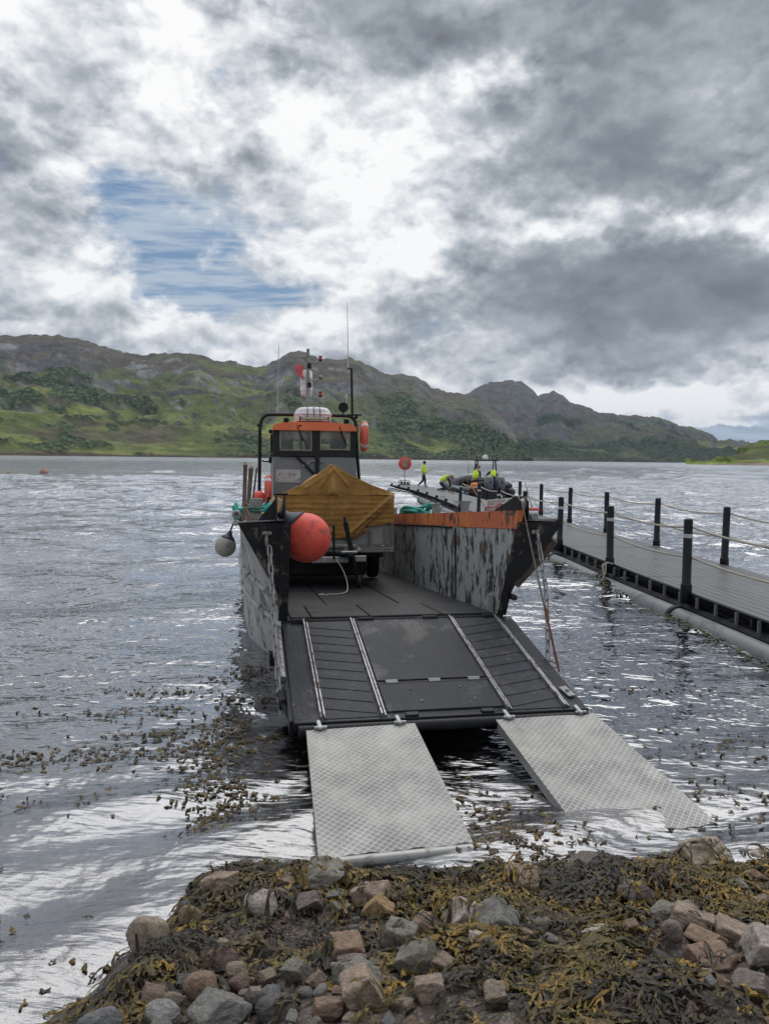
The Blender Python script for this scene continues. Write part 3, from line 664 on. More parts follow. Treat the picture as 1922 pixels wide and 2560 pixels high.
# inner bulwarks
for sgn in (1,-1):
    m=M()
    pz=[0,.25,.5,.75,.88]
    m.prism([(sgn*1.06,yf(0),0),(sgn*1.06,yf(.88),.88),(sgn*1.06,7.4,.88),(sgn*1.06,7.4,0)],(sgn*.035,0,0))
    HB(m,'bulwark_plate',MT['flake_grey'])
    fs_=0 if sgn>0 else .95
    m=M(); m.prism([(sgn*1.055,yf(.884)-.02+fs_,.884),(sgn*1.055,yf(1.06)-.0+fs_,1.06),(sgn*1.055,7.4,1.06),(sgn*1.055,7.4,.884)],(sgn*.05,0,0))
    HB(m,'bulwark_cap',MT['flake_orange'])
    m=M(); m.prism([(sgn*1.10,-.40,.97),(sgn*1.45,-.50,.955),(sgn*1.535,-.42,.95),(sgn*1.535,10.9,.95),(sgn*1.10,10.9,.97)],(0,0,.012)); HB(m,'side_deck',MT['grey_steel'])
    m=M(); m.tube([(sgn*1.545,y,.95) for y in (-.45,0,2,5,8,10.9)],.028,8); HB(m,'gunwale_rail',MT['flake_white'] if sgn<0 else MT['black_steel'])
m=M()
m.box((1.053,1.53,.44),(.008,.03,.86)); m.tube([(1.04,5.7,.89),(1.04,2.2,.885),(1.04,1.66,.875)],.014,6)
HB(m,'bulwark_seam',MT['black_steel'])
m=M(); m.box((1.03,.10,.10),(.03,.10,.20),bev=.006); HB(m,'hinge_lug',MT['grey_steel'])
m=M(); m.box((0,9.2,-.2),(3.0,3.5,1.1)); m.box((0,10.9,.2),(3.05,.04,1.5)); m.box((0,10,.955),(2.3,1.8,.02)); HB(m,'aft_body',MT['grey_steel'])
m=M(); m.box((0,7.42,.5),(2.12,.04,1.0)); HB(m,'well_end_plate',MT['grey_steel'])
# bow gussets and sheaves
for sgn in (1,-1):
    m=M()
    for dx in (0,.075):
        x=sgn*(1.10+dx)
        if sgn>0: poly=[(x,.25,1.06),(x,-.30,1.17),(x,-.40,1.20),(x,-.50,1.195),(x,-.57,1.15),(x,-.58,.97),(x,.0,.97)]
        else: poly=[(x+(0 if dx==0 else .0),.35,.97),(x,-.30,1.20),(x,-.42,1.20),(x,-.5,.97)]
        m.prism(poly,(sgn*.014,0,0))
    if sgn<0:
        m.prism([(-1.19,-.38,.97),(-1.35,-.38,.97),(-1.19,-.38,1.17)],(0,.014,0)); m.box((-1.14,-.36,1.215),(.13,.1,.02),bev=.006)
    HB(m,'bow_gusset',MT['black_paint'])
m=M(); m.lathe([(.0,-.03),(.07,-.03),(.075,-.025),(.055,0),(.075,.025),(.07,.03),(.0,.03)],(1.145,-.47,1.11),18,rot=Matrix.Rotation(R(90),3,'Y')); HB(m,'sheave',MT['grey_steel'])
m=M()
for z in (0,.03): m.box((1.33,-.32+z,1.0),(.10,.012,.07),bev=.004)
m.cyl((1.33,-.36,1.0),(1.33,-.26,1.0),.035,n=14); HB(m,'fairlead',MT['grey_steel'])
# bollards
def bollard(x,y,r,h,mat,z=.97,n='bollard',par=craft):
    m=M(); m.lathe([(r*1.25,z),(r*1.25,z+.012),(r,z+.02),(r,z+h-.02),(r*1.12,z+h-.012),(r*1.12,z+h),(0,z+h+.004)],(x,y,0),18); return HB(m,n,mat)
bollard(1.30,.90,.040,.225,MT['white_dirty']); bollard(1.30,.68,.040,.23,MT['white_dirty'])
bollard(1.30,3.55,.036,.24,MT['grey_steel']); bollard(1.30,3.35,.036,.24,MT['grey_steel'])
bollard(1.30,6.55,.04,.22,MT['grey_steel'])
m=M(); m.lathe([(.11,.97),(.10,1.0),(.056,1.05),(.054,1.10),(.06,1.16),(.086,1.20),(.088,1.21),(0,1.213)],(1.30,1.95,0),20); HB(m,'capstan_drum',MT['grey_steel'])
m=M()
for a in (0,.04): m.box((1.30,.42+a*1.5,1.03),(.02,.03,.13),bev=.006)
HB(m,'cleat',MT['worn_steel'])
# left bow bitt
m=M(); m.box((-1.36,.5,1.075),(.12,.03,.21),rot=(0,0,0),bev=.006,taper=(.85,1)); m.box((-1.35,.5,1.17),(.13,.035,.06),bev=.006); m.cyl((-1.34,.46,1.12),(-1.34,.54,1.12),.018); HB(m,'mooring_bitt',MT['grey_steel'])
m=M(); m.box((-1.41,1.6,1.05),(.10,.08,.18),bev=.01); m.box((-1.41,1.6,1.15),(.14,.10,.02),bev=.006); HB(m,'deck_box',MT['grey_steel'])
m=M(); m.tube([(-1.49,.0,.97),(-1.475,.05,1.05),(-1.455,.1,1.12)],.012,6); m.tube([(-1.43,.0,.97),(-1.45,.06,1.06),(-1.46,.1,1.12)],.012,6); m.sphere((-1.457,.1,1.13),.018,10,6); m.tube([(-1.40,-.1,.965),(-1.385,-.1,1.0),(-1.37,-.1,.965)],.01,6); HB(m,'rusty_shackle',MT['rust'])
m=M(); m.lathe([(.03,-.02),(.045,0),(.03,.02),(.018,.01),(.018,-.01),(.03,-.02)],(-1.545,.05,1.03),14,rot=Matrix.Rotation(R(90),3,'X')); HB(m,'deck_eye',MT['grey_steel'])
# stakes standing along the left side deck
SG='rusty stanchion stakes along the left side deck'
for (x0,y0,z0,x1,y1,z1,r,lb) in ((-1.483,3.0,.96,-1.458,2.95,1.753,.030,'thickest rusty pointed stake standing nearest the bow on the left side deck'),(-1.445,3.8,.96,-1.388,3.8,1.76,.022,'rusty stake just behind the thickest one, second from the left'),(-1.42,4.2,.96,-1.355,4.2,1.79,.020,'thin rusty stake third from the left on the left side deck'),(-1.39,4.6,.96,-1.278,4.6,1.81,.018,'thin leaning rusty stake nearest the wheelhouse, with small rings on it')):
    st=empty('stanchion_stake',hf(x0,y0,z0),lb,'stake',SG)
    d=Vector((x1-x0,y1-y0,z1-z0)); L=d.length; m=M(); u=d/L
    m.tube([(0,0,0),d*.93,d*.935,d*.955,d*.96,d],[r,r*.92,r*1.25,r*1.2,r*.7,r*.25],10); m.build('shaft',MT['wood'],st)
    if r<.019:
        for f in (.35,.62):
            q=M(); c=d*f+Vector((.03,0,0)); q.tube([c+Vector((math.cos(a)*.022,0,math.sin(a)*.022)) for a in [k*math.pi/5 for k in range(10)]],.006,5,closed=True); q.build('ring',MT['galv'],st)
# chains
def chain(pts,pitch,r,name='chain',parent=craft,mat=None):
    m=M(); pts=[Vector(p) for p in pts]; seg=[(pts[i+1]-pts[i]).length for i in range(len(pts)-1)]; tot=sum(seg); n=max(2,int(tot/pitch)); 
    def at(s):
        for i,L in enumerate(seg):
            if s<=L or i==len(seg)-1: return pts[i].lerp(pts[i+1],s/L),(pts[i+1]-pts[i]).normalized()
            s-=L
    for k in range(n):
        c,t=at((k+.5)*tot/n); a=t.orthogonal().normalized(); b=t.cross(a)
        ang=(k%2)*math.pi/2+.35; s_=a*math.cos(ang)+b*math.sin(ang)
        h=pitch*.40; w=r*2.3; P=[]
        for j in range(14):
            th=2*math.pi*j/14; P.append(c+s_*math.cos(th)*w+t*(math.sin(th)*w+(h if math.sin(th)>=0 else -h)))
        m.tube(P,r,6,closed=True)
    return HB(m,name,mat or MT['galv'],parent)
for sg in (1,-1):
    m=M(); m.tube([(sg*1.27,-.55,.86),(sg*1.275,-.585,.83),(sg*1.275,-.59,.78),(sg*1.27,-.56,.75)],.016,8)
    m.box((sg*1.27,-.54,.87),(.09,.02,.07),bev=.008); HB(m,'chain_lug',MT['worn_steel'])

chain([(-1.25,-.56,.74),lh(-1.235,-.75,1.05),lh(-1.215,-1.0,.62),lh(-1.18,-1.28,.14)],.092,.0085,mat=MT['grey_steel'])
chain([(1.29,-.56,.76),lh(1.29,-.70,1.02),lh(1.25,-.86,.68),lh(1.205,-1.0,.40)],.092,.0082,mat=MT['worn_steel'])
# hoist rope from the right sheave to the ramp
m=M(); a=Vector((1.13,-.56,1.10)); b=lh(1.28,-1.08,.32); m.tube([Vector((1.14,-.30,1.10)),Vector((1.135,-.42,1.17)),a]+[a.lerp(b,t/8)+Vector((0,0,-.02*math.sin(math.pi*t/8))) for t in range(1,6)],.009,6); HB(m,'hoist_rope',MT['rope_grey'])
m=M(); p=[a.lerp(b,t/8) for t in (4.9,5.1,5.6,6.2,6.9,7.2,8)]; m.tube(p,[.009,.014,.011,.012,.010,.015,.007],7); HB(m,'rope_splice',MT['rust'])
# ------------------------------------------------------------------ bow ramp
RS=math.atan2(.37,1.845); RF=L2H@Matrix.Translation((0,0,.62))@Matrix.Rotation(math.pi,4,'Z')@Matrix.Rotation(-RS,4,'X')
# in RF: +y runs down the ramp towards the shore, +x is the boat's left
def rp(x,y,z=0): return (-x,y,z)
RL=1.88
m=M(RF); m.box(rp(0.045,RL/2,-.03),(2.31,RL-.04,.05),bev=.006); ramp=HB(m,'bow_ramp',MT['tread_black'])
# edge plates
def rbx(x0,x1,y0,y1,z0,z1,mat,name,bev=.004,par=ramp):
    m=M(RF); m.box(rp((x0+x1)/2,(y0+y1)/2,(z0+z1)/2),(x1-x0,y1-y0,z1-z0),bev=bev); return m.build(name,mat,par)
for x in (-.895,-.435,.56,1.03): 
    m=M(RF); m.box(rp(x-.014,RL/2,.012),(.016,RL-.06,.036),bev=.003); m.box(rp(x+.014,RL/2,.006),(.016,RL-.06,.022),bev=.003); m.build('track_rail',MT['worn_steel'],ramp)
rbx(-.40,.53,.06,1.30,-.005,.010,MT['tread_black'],'centre_plate')
rbx(-.40,.53,1.36,1.79,-.005,.009,MT['tread_black'],'lower_flap')
m=M(RF); m.box(rp(.065,1.33,-.004),(.95,.035,.012)); m.build('flap_gap',MT['rubber'],ramp)
for x in (-.28,.08,.42):
    m=M(RF); m.box(rp(x,1.33,.010),(.10,.05,.016),bev=.004); m.cyl(rp(x-.05,1.33,.014),rp(x+.05,1.33,.014),.010,n=8); m.build('flap_hinge',MT['grey_steel'],ramp)
for x,y in ((-.15,1.47),(.26,1.47),(-.1,1.66),(.33,1.66)):
    m=M(RF); m.sphere(rp(x,y,.012),.010,10,6); m.build('bolt',MT['worn_steel'],ramp)
# chevron cleats between the rails
random.seed(5)
for side in (0,1):
    x0,x1=((-.875,-.455),(.58,1.01))[side]
    for k in range(10):
        y=.08+k*.168
        m=M(RF); dy=.11
        a=Vector(rp(x0,y if side==0 else y+.11,.0)); b=Vector(rp(x1,y+.11 if side==0 else y,.0))
        d=(b-a).normalized(); n=Vector((-d.y,d.x,0)); 
        if n.y<0: n=-n
        m.prism([a,b,b+n*.10+Vector((0,0,-.004)),a+n*.10+Vector((0,0,-.004))],(0,0,.009)); m.build('grip_cleat',MT['ramp_black'],ramp)
m=M(RF)
for x0,x1 in ((-.875,-.455),(.58,1.01)): m.box(rp((x0+x1)/2,RL/2,-.003),(x1-x0,RL-.08,.006))
m.build('wheel_track',MT['ramp_black'],ramp)
m=M(RF); m.box(rp(.045,RL-.01,-.035),(2.31,.03,.07),bev=.006); m.cyl(rp(-1.08,RL+.035,-.05),rp(1.18,RL+.035,-.05),.042,n=14)
for x in (-.22,.38): m.box(rp(x,RL-.035,.006),(.1,.05,.02),bev=.004)
m.build('end_beam',MT['black_paint'],ramp)
m=M(RF); m.cyl(rp(-1.16,.12,-.03),rp(-1.16,1.15,-.03),.034,n=12); m.build('side_tube',MT['worn_steel'],ramp)
for x in (-1.125,1.19):
    m=M(RF); m.box(rp(x,.95,-.09),(.03,1.7,.12)); m.build('side_flange',MT['black_paint'],ramp)
m=M(RF); m.box(rp(-1.14,1.32,-.12),(.12,.16,.10),bev=.01); m.cyl(rp(-1.20,1.25,-.1),rp(-1.12,1.6,-.14),.02,n=10); m.build('ramp_bracket',MT['black_steel'],ramp)
m=M(RF); m.box(rp(1.13,1.62,.012),(.07,.16,.012),rot=(0,0,.15),bev=.004); m.cyl(rp(1.13,1.62,.015),rp(1.13,1.62,.035),.016,n=10); m.build('pad_eye',MT['grey_steel'],ramp)
m=M(RF)
for x in (-.9,0,.9): m.box(rp(x,.95,-.09),(.06,1.7,.08))
m.build('ramp_stiffener',MT['black_steel'],ramp)
# ------------------------------------------------------------------ aluminium loading plates hooked on the ramp end
def plate(corners,name,label,pipe=None):
    tl,tr,bl,br=[LF@Vector(p) for p in corners]
    X=(tr-tl).normalized(); Yd=(bl-tl); Zn=X.cross(-Yd).normalized(); Yn=Zn.cross(X)
    F=frame(X,Yn,Zn,tl); W=(tr-tl).length; L=Yd.length
    F2=F.inverted(); q=[F2@p for p in (tl,tr,br,bl)]
    root=empty(name,F,label,'ramp plate','aluminium tread plates between ramp and shore')
    m=M(); th=.012
    N=40; top=[]; 
    for i in range(N+1):
        v=i/N; a=q[0].lerp(q[3],v); b=q[1].lerp(q[2],v); row=[]
        for j in range(21):
            p=a.lerp(b,j/20); jag=(.008*math.sin(j*2.1)+.006*math.sin(j*5.3+1)) if i==N else 0
            bow=-.012*math.sin(math.pi*v)*math.sin(math.pi*j/20); row.append(Vector((p.x,p.y+jag,bow)))
        top.append(row)
    m.grid(top); m.grid([[p+Vector((0,0,-th)) for p in r_] for r_ in top][::-1])
    for e in ([r_[0] for r_ in top],[r_[-1] for r_ in top],top[0],top[-1]): m.grid([e,[p+Vector((0,0,-th)) for p in e]],False)
    m.build('tread_surface',MT['tread_alu'],root)
    for s_ in (q[0].lerp(q[3],.02),q[0].lerp(q[3],.98)),(q[1].lerp(q[2],.02),q[1].lerp(q[2],.98)):
        m=M(); a,b=s_; d=b-a; c=(a+b)/2+Vector((.02 if a.x<W/2 else -.02,0,-.045)); m.box(c,(.03,d.length,.06),rot=(0,0,math.atan2(-d.x,d.y) if d.y>0 else math.atan2(d.x,-d.y))); m.build('side_beam',MT['aluminium_tube'],root)
    for x in (.10,W-.12):
        m=M(); m.box((x,.03,.018),(.032,.11,.022),bev=.005); m.box((x,.085,-.0),(.03,.018,.06),bev=.004); m.cyl((x-.04,.0,.016),(x+.05,.0,.016),.012,n=8); m.build('hook',MT['galv'],root)
    if pipe:
        m=M(); a=q[3].lerp(q[2],pipe[0]); b=q[3].lerp(q[2],pipe[1]); m.tube([a+Vector((0,-.028,-.026)),b+Vector((0,-.028,-.026))],.034,16,cap=False)
        m.tube([a+Vector((0,-.028,-.026)),b+Vector((0,-.028,-.026))],.027,14,cap=False); m.build('end_roller',MT['aluminium_tube'],root)
    return root
PZ=.225
plate(((-1.03,-1.935,PZ),(-.216,-1.90,PZ),(-1.075,-3.36,.035),(-.195,-3.33,.035)),'loading_plate','aluminium tread plate on the left, its foot lying on a tube in the seaweed',(0.12,1.17))
plate(((.412,-1.915,PZ),(1.228,-1.88,PZ),(.500,-3.27,-.018),(1.395,-3.25,-.018)),'loading_plate','aluminium tread plate on the right, its foot dipping into the water')
# ------------------------------------------------------------------ wheelhouse
wh=M()
YF=7.4; YB=9.1; XL=-.925; XR=.675
def wallgrid(m,axis,pos,a0,a1,z0,z1,th,holes):
    A=sorted({a0,a1,*[h[0] for h in holes],*[h[1] for h in holes]}); Zs=sorted({z0,z1,*[h[2] for h in holes],*[h[3] for h in holes]})
    for i in range(len(A)-1):
        for j in range(len(Zs)-1):
            ca,cz=(A[i]+A[i+1])/2,(Zs[j]+Zs[j+1])/2
            if any(h[0]<ca<h[1] and h[2]<cz<h[3] for h in holes): continue
            if axis=='y': m.box((ca,pos,cz),(A[i+1]-A[i],th,Zs[j+1]-Zs[j]))
            else: m.box((pos,ca,cz),(th,A[i+1]-A[i],Zs[j+1]-Zs[j]))
W1=(-.806,-.182,2.303,2.704); W2=(-.024,.569,2.325,2.706)
# lower body
m=M(); m.box(((XL+XR)/2,YF+.0,1.10),(XR-XL,.03,2.18)); m.box((XL+.015,(YF+YB)/2,1.1),(.03,YB-YF,2.18)); m.box((XR-.015,(YF+YB)/2,1.1),(.03,YB-YF,2.18)); m.box(((XL+XR)/2,YB,1.1),(XR-XL,.03,2.18))
for x in (XL+.035,XL+.12,XR-.05): 
    for k in range(12): m.sphere((x,YF-.017,2.14-k*.075),.007,6,4)
for k in range(16): m.sphere((XL+.12+k*.09,YF-.017,2.15),.006,6,4)
house=HB(m,'wheelhouse',MT['cabin_grey'])
m=M(); wallgrid(m,'y',YF-.004,XL-.006,XR+.006,2.19,2.78,.04,[W1,W2]); wallgrid(m,'x',XL+.012,YF,YB,2.19,2.78,.03,[(YF+.25,YB-.3,2.32,2.70)]); wallgrid(m,'x',XR-.012,YF,YB,2.19,2.78,.03,[(YF+.25,YB-.3,2.32,2.70)]); wallgrid(m,'y',YB,XL,XR,2.19,2.78,.03,[(-.44,-.18,1.3+.9,2.68),(.13,.36,2.30,2.62)])
m.build('window_band',MT['black_paint'],house)
m=M(); m.box(((XL+XR)/2,YF+.035,2.15),(XR-XL-.08,.02,.3)); m.box((-.60,YB-.03,2.45),(.30,.02,.55)); m.box((-.02,YB-.03,2.45),(.28,.02,.55)); m.box((.50,YB-.03,2.45),(.26,.02,.55)); m.box((-.12,8.2,2.2),(1.5,1.6,.02)); m.box((-.30,8.7,2.5),(.03,.5,.55))
m.box((-.25,7.6,2.33),(.14,.08,.06),bev=.02); m.box((.33,7.6,2.36),(.07,.06,.07),bev=.01)
m.build('cabin_lining',MT['wall_in'],house)
def rrect(x0,x1,z0,z1,r,y,n=5):
    P=[]
    for cx,cz,a0 in ((x1-r,z1-r,0),(x0+r,z1-r,90),(x0+r,z0+r,180),(x1-r,z0+r,270)):
        for k in range(n+1): a=R(a0+90*k/n); P.append(Vector((cx+r*math.cos(a),y,cz+r*math.sin(a))))
    return P
for w in (W1,W2):
    m=M(); m.tube(rrect(w[0]+.012,w[1]-.012,w[2]+.012,w[3]-.012,.07,YF-.026),.019,8,closed=True,flat=.7)
    # corner infill
    for cx,cz,sx,sz in ((w[0],w[2],1,1),(w[1],w[2],-1,1),(w[0],w[3],1,-1),(w[1],w[3],-1,-1)):
        m.prism([(cx-.002*sx,YF-.022,cz-.002*sz),(cx+.055*sx,YF-.022,cz-.002*sz),(cx+.02*sx,YF-.022,cz+.02*sz),(cx-.002*sx,YF-.022,cz+.055*sz)],(0,.006,0))
    fr_=m.build('window_frame',MT['seal'],house)
    m=M(); m.box(((w[0]+w[1])/2,YF,(w[2]+w[3])/2),(w[1]-w[0],.006,w[3]-w[2])); m.build('pane',MT['glass'],fr_)
for x0,z0,x1,z1 in ((-.49,2.80,-.29,2.40),(.33,2.80,.50,2.42)):
    m=M(); m.tube([(x0,YF-.07,z0),(x0+.02,YF-.10,z0-.03),((x0+x1)/2,YF-.075,(z0+z1)/2),(x1,YF-.05,z1)],.009,6); m.box(((x0*.35+x1*.65),YF-.048,(z0*.35+z1*.65)),(.016,.012,.26),rot=(0,math.atan2(x0-x1,z0-z1)+math.pi,0) if False else (0,math.atan2(x1-x0,z1-z0),0)); m.box((x0,YF-.05,z0+.01),(.05,.05,.05),bev=.01); m.build('wiper',MT['black_steel'],house)
# roof
m=M(); P=[]
for k in range(13):
    t=k/12; y=YF-.09+ (YB-YF+.14)*t; e=max(.70,math.sin(math.pi*min(1,max(0,t)))**.18 if 0<t<1 else 0)
    row=[]
    for j in range(25):
        u=j/24; x=XL-.01+(XR-XL+.02)*u; ex=(1-abs(2*u-1)**5)**.4
        row.append(Vector((x,y,2.775+.085*ex*max(e,.0)+.045*(1-(2*u-1)**2)*e)))
    P.append(row)
m.grid(P)
m.grid([[p for p in P[0]],[Vector((p.x,p.y,2.70)) for p in P[0]]]); m.grid([[r_[0] for r_ in P],[Vector((r_[0].x,r_[0].y,2.70)) for r_ in P]]); m.grid([[r_[-1] for r_ in P],[Vector((r_[-1].x,r_[-1].y,2.70)) for r_ in P]]); m.grid([P[-1],[Vector((p.x,p.y,2.70)) for p in P[-1]]])
m.grid([[Vector((p.x,p.y,2.70)) for p in r_] for r_ in (P[0],P[-1])])
m.build('roof',MT['cabin_orange'],house)
for x in (-.68,.49):
    m=M(); m.box((x,YF-.05,2.895),(.10,.05,.09),rot=(R(8),0,R(6)),bev=.012); m.box((x,YF-.08,2.895),(.085,.006,.075),rot=(R(8),0,R(6))); m.cyl((x,YF-.03,2.80),(x,YF-.03,2.86),.012); m.tube([(x+.04,YF-.03,2.90),(x+.09,YF-.02,2.88),(x+.08,YF,2.83)],.005,5); m.build('flood_light',MT['black_steel'],house)
for x in (-.17,.05):
    m=M(); m.box((x,YF-.075,2.80),(.022,.02,.06),bev=.005); m.build('roof_clip',MT['rust'],house)
m=M(); m.prism([(-.47,YF-.095,2.80),(-.38,YF-.095,2.80),(-.42,YF-.095,2.765)],(0,-.004,0)); m.build('roof_stain',MT['black_steel'],house)
m=M(); m.box((-.13,YF+.05,2.955),(.56,.05,.05),bev=.008); m.box((-.41,YF+.05,2.93),(.02,.04,.11)); m.box((.15,YF+.05,2.93),(.02,.04,.11)); lb=m.build('light_bar',MT['black_steel'],house)
m=M(); m.box((-.13,YF+.022,2.955),(.52,.006,.036)); m.build('led_strip',MT['led'],lb)
# front plate, pipes, marks
m=M(); m.box((-.64,YF-.025,1.815),(.48,.012,.255),bev=.02)
pl=m.build('notice_plate',MT['white_dirty'],house)
random.seed(2)
m=M()
for (x,z,w,h) in ((-.615,1.86,.012,.06),(-.622,1.79,.02,.016),(-.605,1.83,.010,.03),(-.55,1.835,.07,.010),(-.505,1.85,.012,.05),(-.56,1.86,.012,.03),(-.79,1.86,.06,.012),(-.81,1.84,.014,.03),(-.84,1.75,.02,.03),(-.86,1.80,.012,.05),(-.44,1.74,.05,.02),(-.42,1.77,.02,.02),(-.50,1.73,.012,.02)):
    m.box((x,YF-.033,z),(w,.004,h),rot=(0,random.uniform(-.4,.4),0))
m.build('worn_marks',MT['rust'],pl)
m=M(); m.cyl((-.80,YF-.06,2.205),(-.05,YF-.06,2.215),.022,n=10); m.cyl((-.085,YF-.07,2.235),(-.085,YF-.07,1.1),.038,n=12); m.tube([(-.487,YF-.05,2.20),(-.13,YF-.05,1.84)],.026,8); m.box((-.085,YF-.06,2.225),(.10,.06,.04),bev=.008); m.build('derrick_brace',MT['black_paint'],house)
m=M(); m.box((-.255,YF-.07,2.075),(.06,.03,.06),rot=(0,R(40),0),bev=.006); m.box((-.17,YF-.045,2.11),(.12,.04,.04),bev=.006); m.box((.0,YF-.045,2.11),(.05,.03,.05),bev=.006); m.box((-.33,YF-.045,2.02),(.10,.04,.05),bev=.006); m.build('bracket',MT['grey_steel'],house)
m=M(); m.box((XL-.055,YF+.02,2.68),(.07,.06,.07),bev=.01); m.cyl((XL-.05,YF+.02,2.66),(XL-.04,YF+.02,2.28),.008); m.box((XL-.03,YF,2.21),(.06,.05,.04),bev=.01); m.box((XL-.06,YF,2.12),(.06,.03,.12),bev=.02); m.tube([(-1.14,YF+.08,2.115),(-1.06,YF+.04,2.09),(-.98,YF,2.115)],.016,6); m.build('side_bracket',MT['black_steel'],house)
# roll arch
def mp(x,z,y): # positions read on the wheelhouse front carried aft to plane y
    f=(7.4766+y)/(7.4766+7.4); return (x*f+.049*(y-7.4)-.006,y,z+(z-1.0)*(y-7.4)/14.9)
YA=8.25
m=M(); m.tube(bez([mp(-1.155,.97,YA),mp(-1.148,1.6,YA),mp(-1.14,2.3,YA),mp(-1.135,2.72,YA),mp(-1.10,2.90,YA),mp(-1.02,2.985,YA),mp(-.90,3.005,YA),mp(-.2,3.01,YA),mp(.50,3.01,YA),mp(.64,2.985,YA),mp(.715,2.90,YA),mp(.735,2.75,YA),mp(.76,2.2,YA),mp(.80,1.6,YA),mp(.83,.97,YA)],5),.036,10); m.tube([mp(.70,2.65,YA+.12),mp(.72,1.9,YA+.12),mp(.74,.97,YA+.12)],.022,8); m.box(mp(.70,3.03,YA),(.30,.06,.03)); m.box(mp(.735,3.0,YA),(.06,.07,.10)); m.box(mp(-1.175,2.79,YA),(.04,.04,.06),bev=.006)
arch=HB(m,'roll_arch',MT['black_paint'])
m=M(); m.cyl(mp(.66,3.0,YA),mp(.645,3.94,YA),.026,n=10); m.box(mp(.61,3.945,YA),(.10,.04,.018)); m.cyl(mp(.55,3.42,YA),mp(.65,3.425,YA),.006,n=6); m.build('aerial_post',MT['black_paint'],arch)
m=M(); m.lathe([(.012,3.44),(.022,3.45),(.016,3.50),(.018,3.52),(.035,3.545),(.038,3.60),(.02,3.62),(0,3.622)],mp(.545,0,YA),14); m.build('gps_dome',MT['white_dirty'],arch)
for (x,z0,z1,y) in ((-.80,3.03,4.36,YA+.05),(.575,3.96,5.24,YA)):
    m=M(); m.tube([mp(x,z0,y),mp(x+.003,z0+.10,y),mp(x+.004,z0+.14,y),mp(x-.012 if x>0 else x+.03,z1,y)],[.022,.016,.0095,.0055],6); m.box(mp(x,z0+.02,y),(.06,.04,.05),bev=.008); m.build('whip_aerial',MT['white_dirty'],arch)
m=M(); r_=Matrix.Rotation(R(90),3,'X'); m.lathe([(0,-.05),(.06,-.045),(.10,-.02),(.105,.03),(.095,.045),(.09,.03),(0,.02)],mp(.475,3.175,YA-.08),22,rot=r_); m.cyl(mp(.475,3.02,YA),mp(.475,3.09,YA),.016); m.build('search_light',MT['black_paint'],arch)
# mast
YM=8.3
mp_=mp
def mp(x,z,y=YM): return mp_(x,z,y)
m=M(); m.tube([mp(-.215,2.82),mp(-.213,3.5),mp(-.207,4.2),mp(-.206,4.22),mp(-.206,4.3)],[.040,.038,.036,.030,.034],12); m.tube([mp(-.26,2.85),mp(-.22,3.12)],.01,6); m.lathe([(.045,0),(.045,.02),(.036,.02)],mp(-.206,4.16),14); mast=HB(m,'mast',MT['grey_steel'])
for z in (3.97,3.60): 
    m=M(); m.lathe([(.045,-.05),(.048,-.04),(.044,.04),(.05,.05)],mp(-.185,z,YM-.03),12); m.build('mast_clamp',MT['rubber'],mast)
m=M(); a=mp(-.21,4.14); b=mp(-.588,4.145); m.tube([a,b],.012,6); c=mp(-.21,4.0); d=mp(-.35,4.14); m.prism([a,c,d],(0,.012,0)); m.build('yard_arm',MT['grey_steel'],mast)
for z,mt in ((4.12,'lamp_red'),(3.775,'lamp_clear'),(3.42,'lamp_red')):
    m=M(); p=Vector(mp(.034,z)); q_=Vector(mp(-.19,z-.085)); m.tube([q_,Vector((p.x-.06,p.y,q_.z+.01)),Vector((p.x-.01,p.y,q_.z))],.014,6); m.box((Vector((q_.x+.05,q_.y,q_.z))),(.12,.02,.022)); m.tube(bez([Vector((q_.x+.06,q_.y,q_.z-.01)),Vector((p.x-.03,q_.y,q_.z-.055)),Vector((p.x+.002,q_.y,q_.z-.04)),Vector((p.x,q_.y,p.z-.05))],4),.006,5); arm=m.build('lamp_arm',MT['grey_steel'],mast)
    m=M(); m.lathe([(.028,-.055),(.034,-.045),(.034,-.032)],p,12); m.lathe([(.037,.042),(.037,.054),(.02,.058),(0,.058)],p,12); m.build('lamp_base',MT['black_steel'],arm)
    m=M(); m.lathe([(.032,-.034),(.034,0),(.034,.043)],p,12); m.build('lamp_lens',MT[mt],arm)
m=M(); p=Vector(mp(-.232,3.635,YM+.15)); prof=[(.03,-.27),(.10,-.26),(.112,-.235),(.112,-.16),(.118,-.155),(.112,-.15),(.112,-.02),(.118,-.015),(.112,-.01),(.112,.10),(.118,.105),(.112,.11),(.112,.215),(.09,.25),(.03,.265),(0,.265)]
m.lathe([(r*1.12,z) for r,z in prof],p,24); m.build('radar_reflector',MT['white_gel'],mast)
# small tattered ensign
m=M(); P=[]; p0=Vector(mp(-.30,3.93)); random.seed(7)
for i in range(11):
    row=[]
    for j in range(9):
        u=j/8; v=i/10; w=.17*math.sin(math.pi*(.12+.88*v)**.8)+.02; x=p0.x-w*u*.95+ (.012*math.sin(v*9+u*5)); row.append(Vector((x-(.008*random.random() if j==8 else 0),p0.y+.02*math.sin(u*7+v*4),p0.z+.05-v*.29+.02*u-(.0 if i<10 else .012*random.random()))))
    P.append(row)
m.grid(P); m.grid([[p+Vector((0,.003,0)) for p in r_] for r_ in P]); m.build('red_ensign',pm('faded_ensign',(.62,.13,.15),.8,0,.2,12,.2),mast,fix=False)
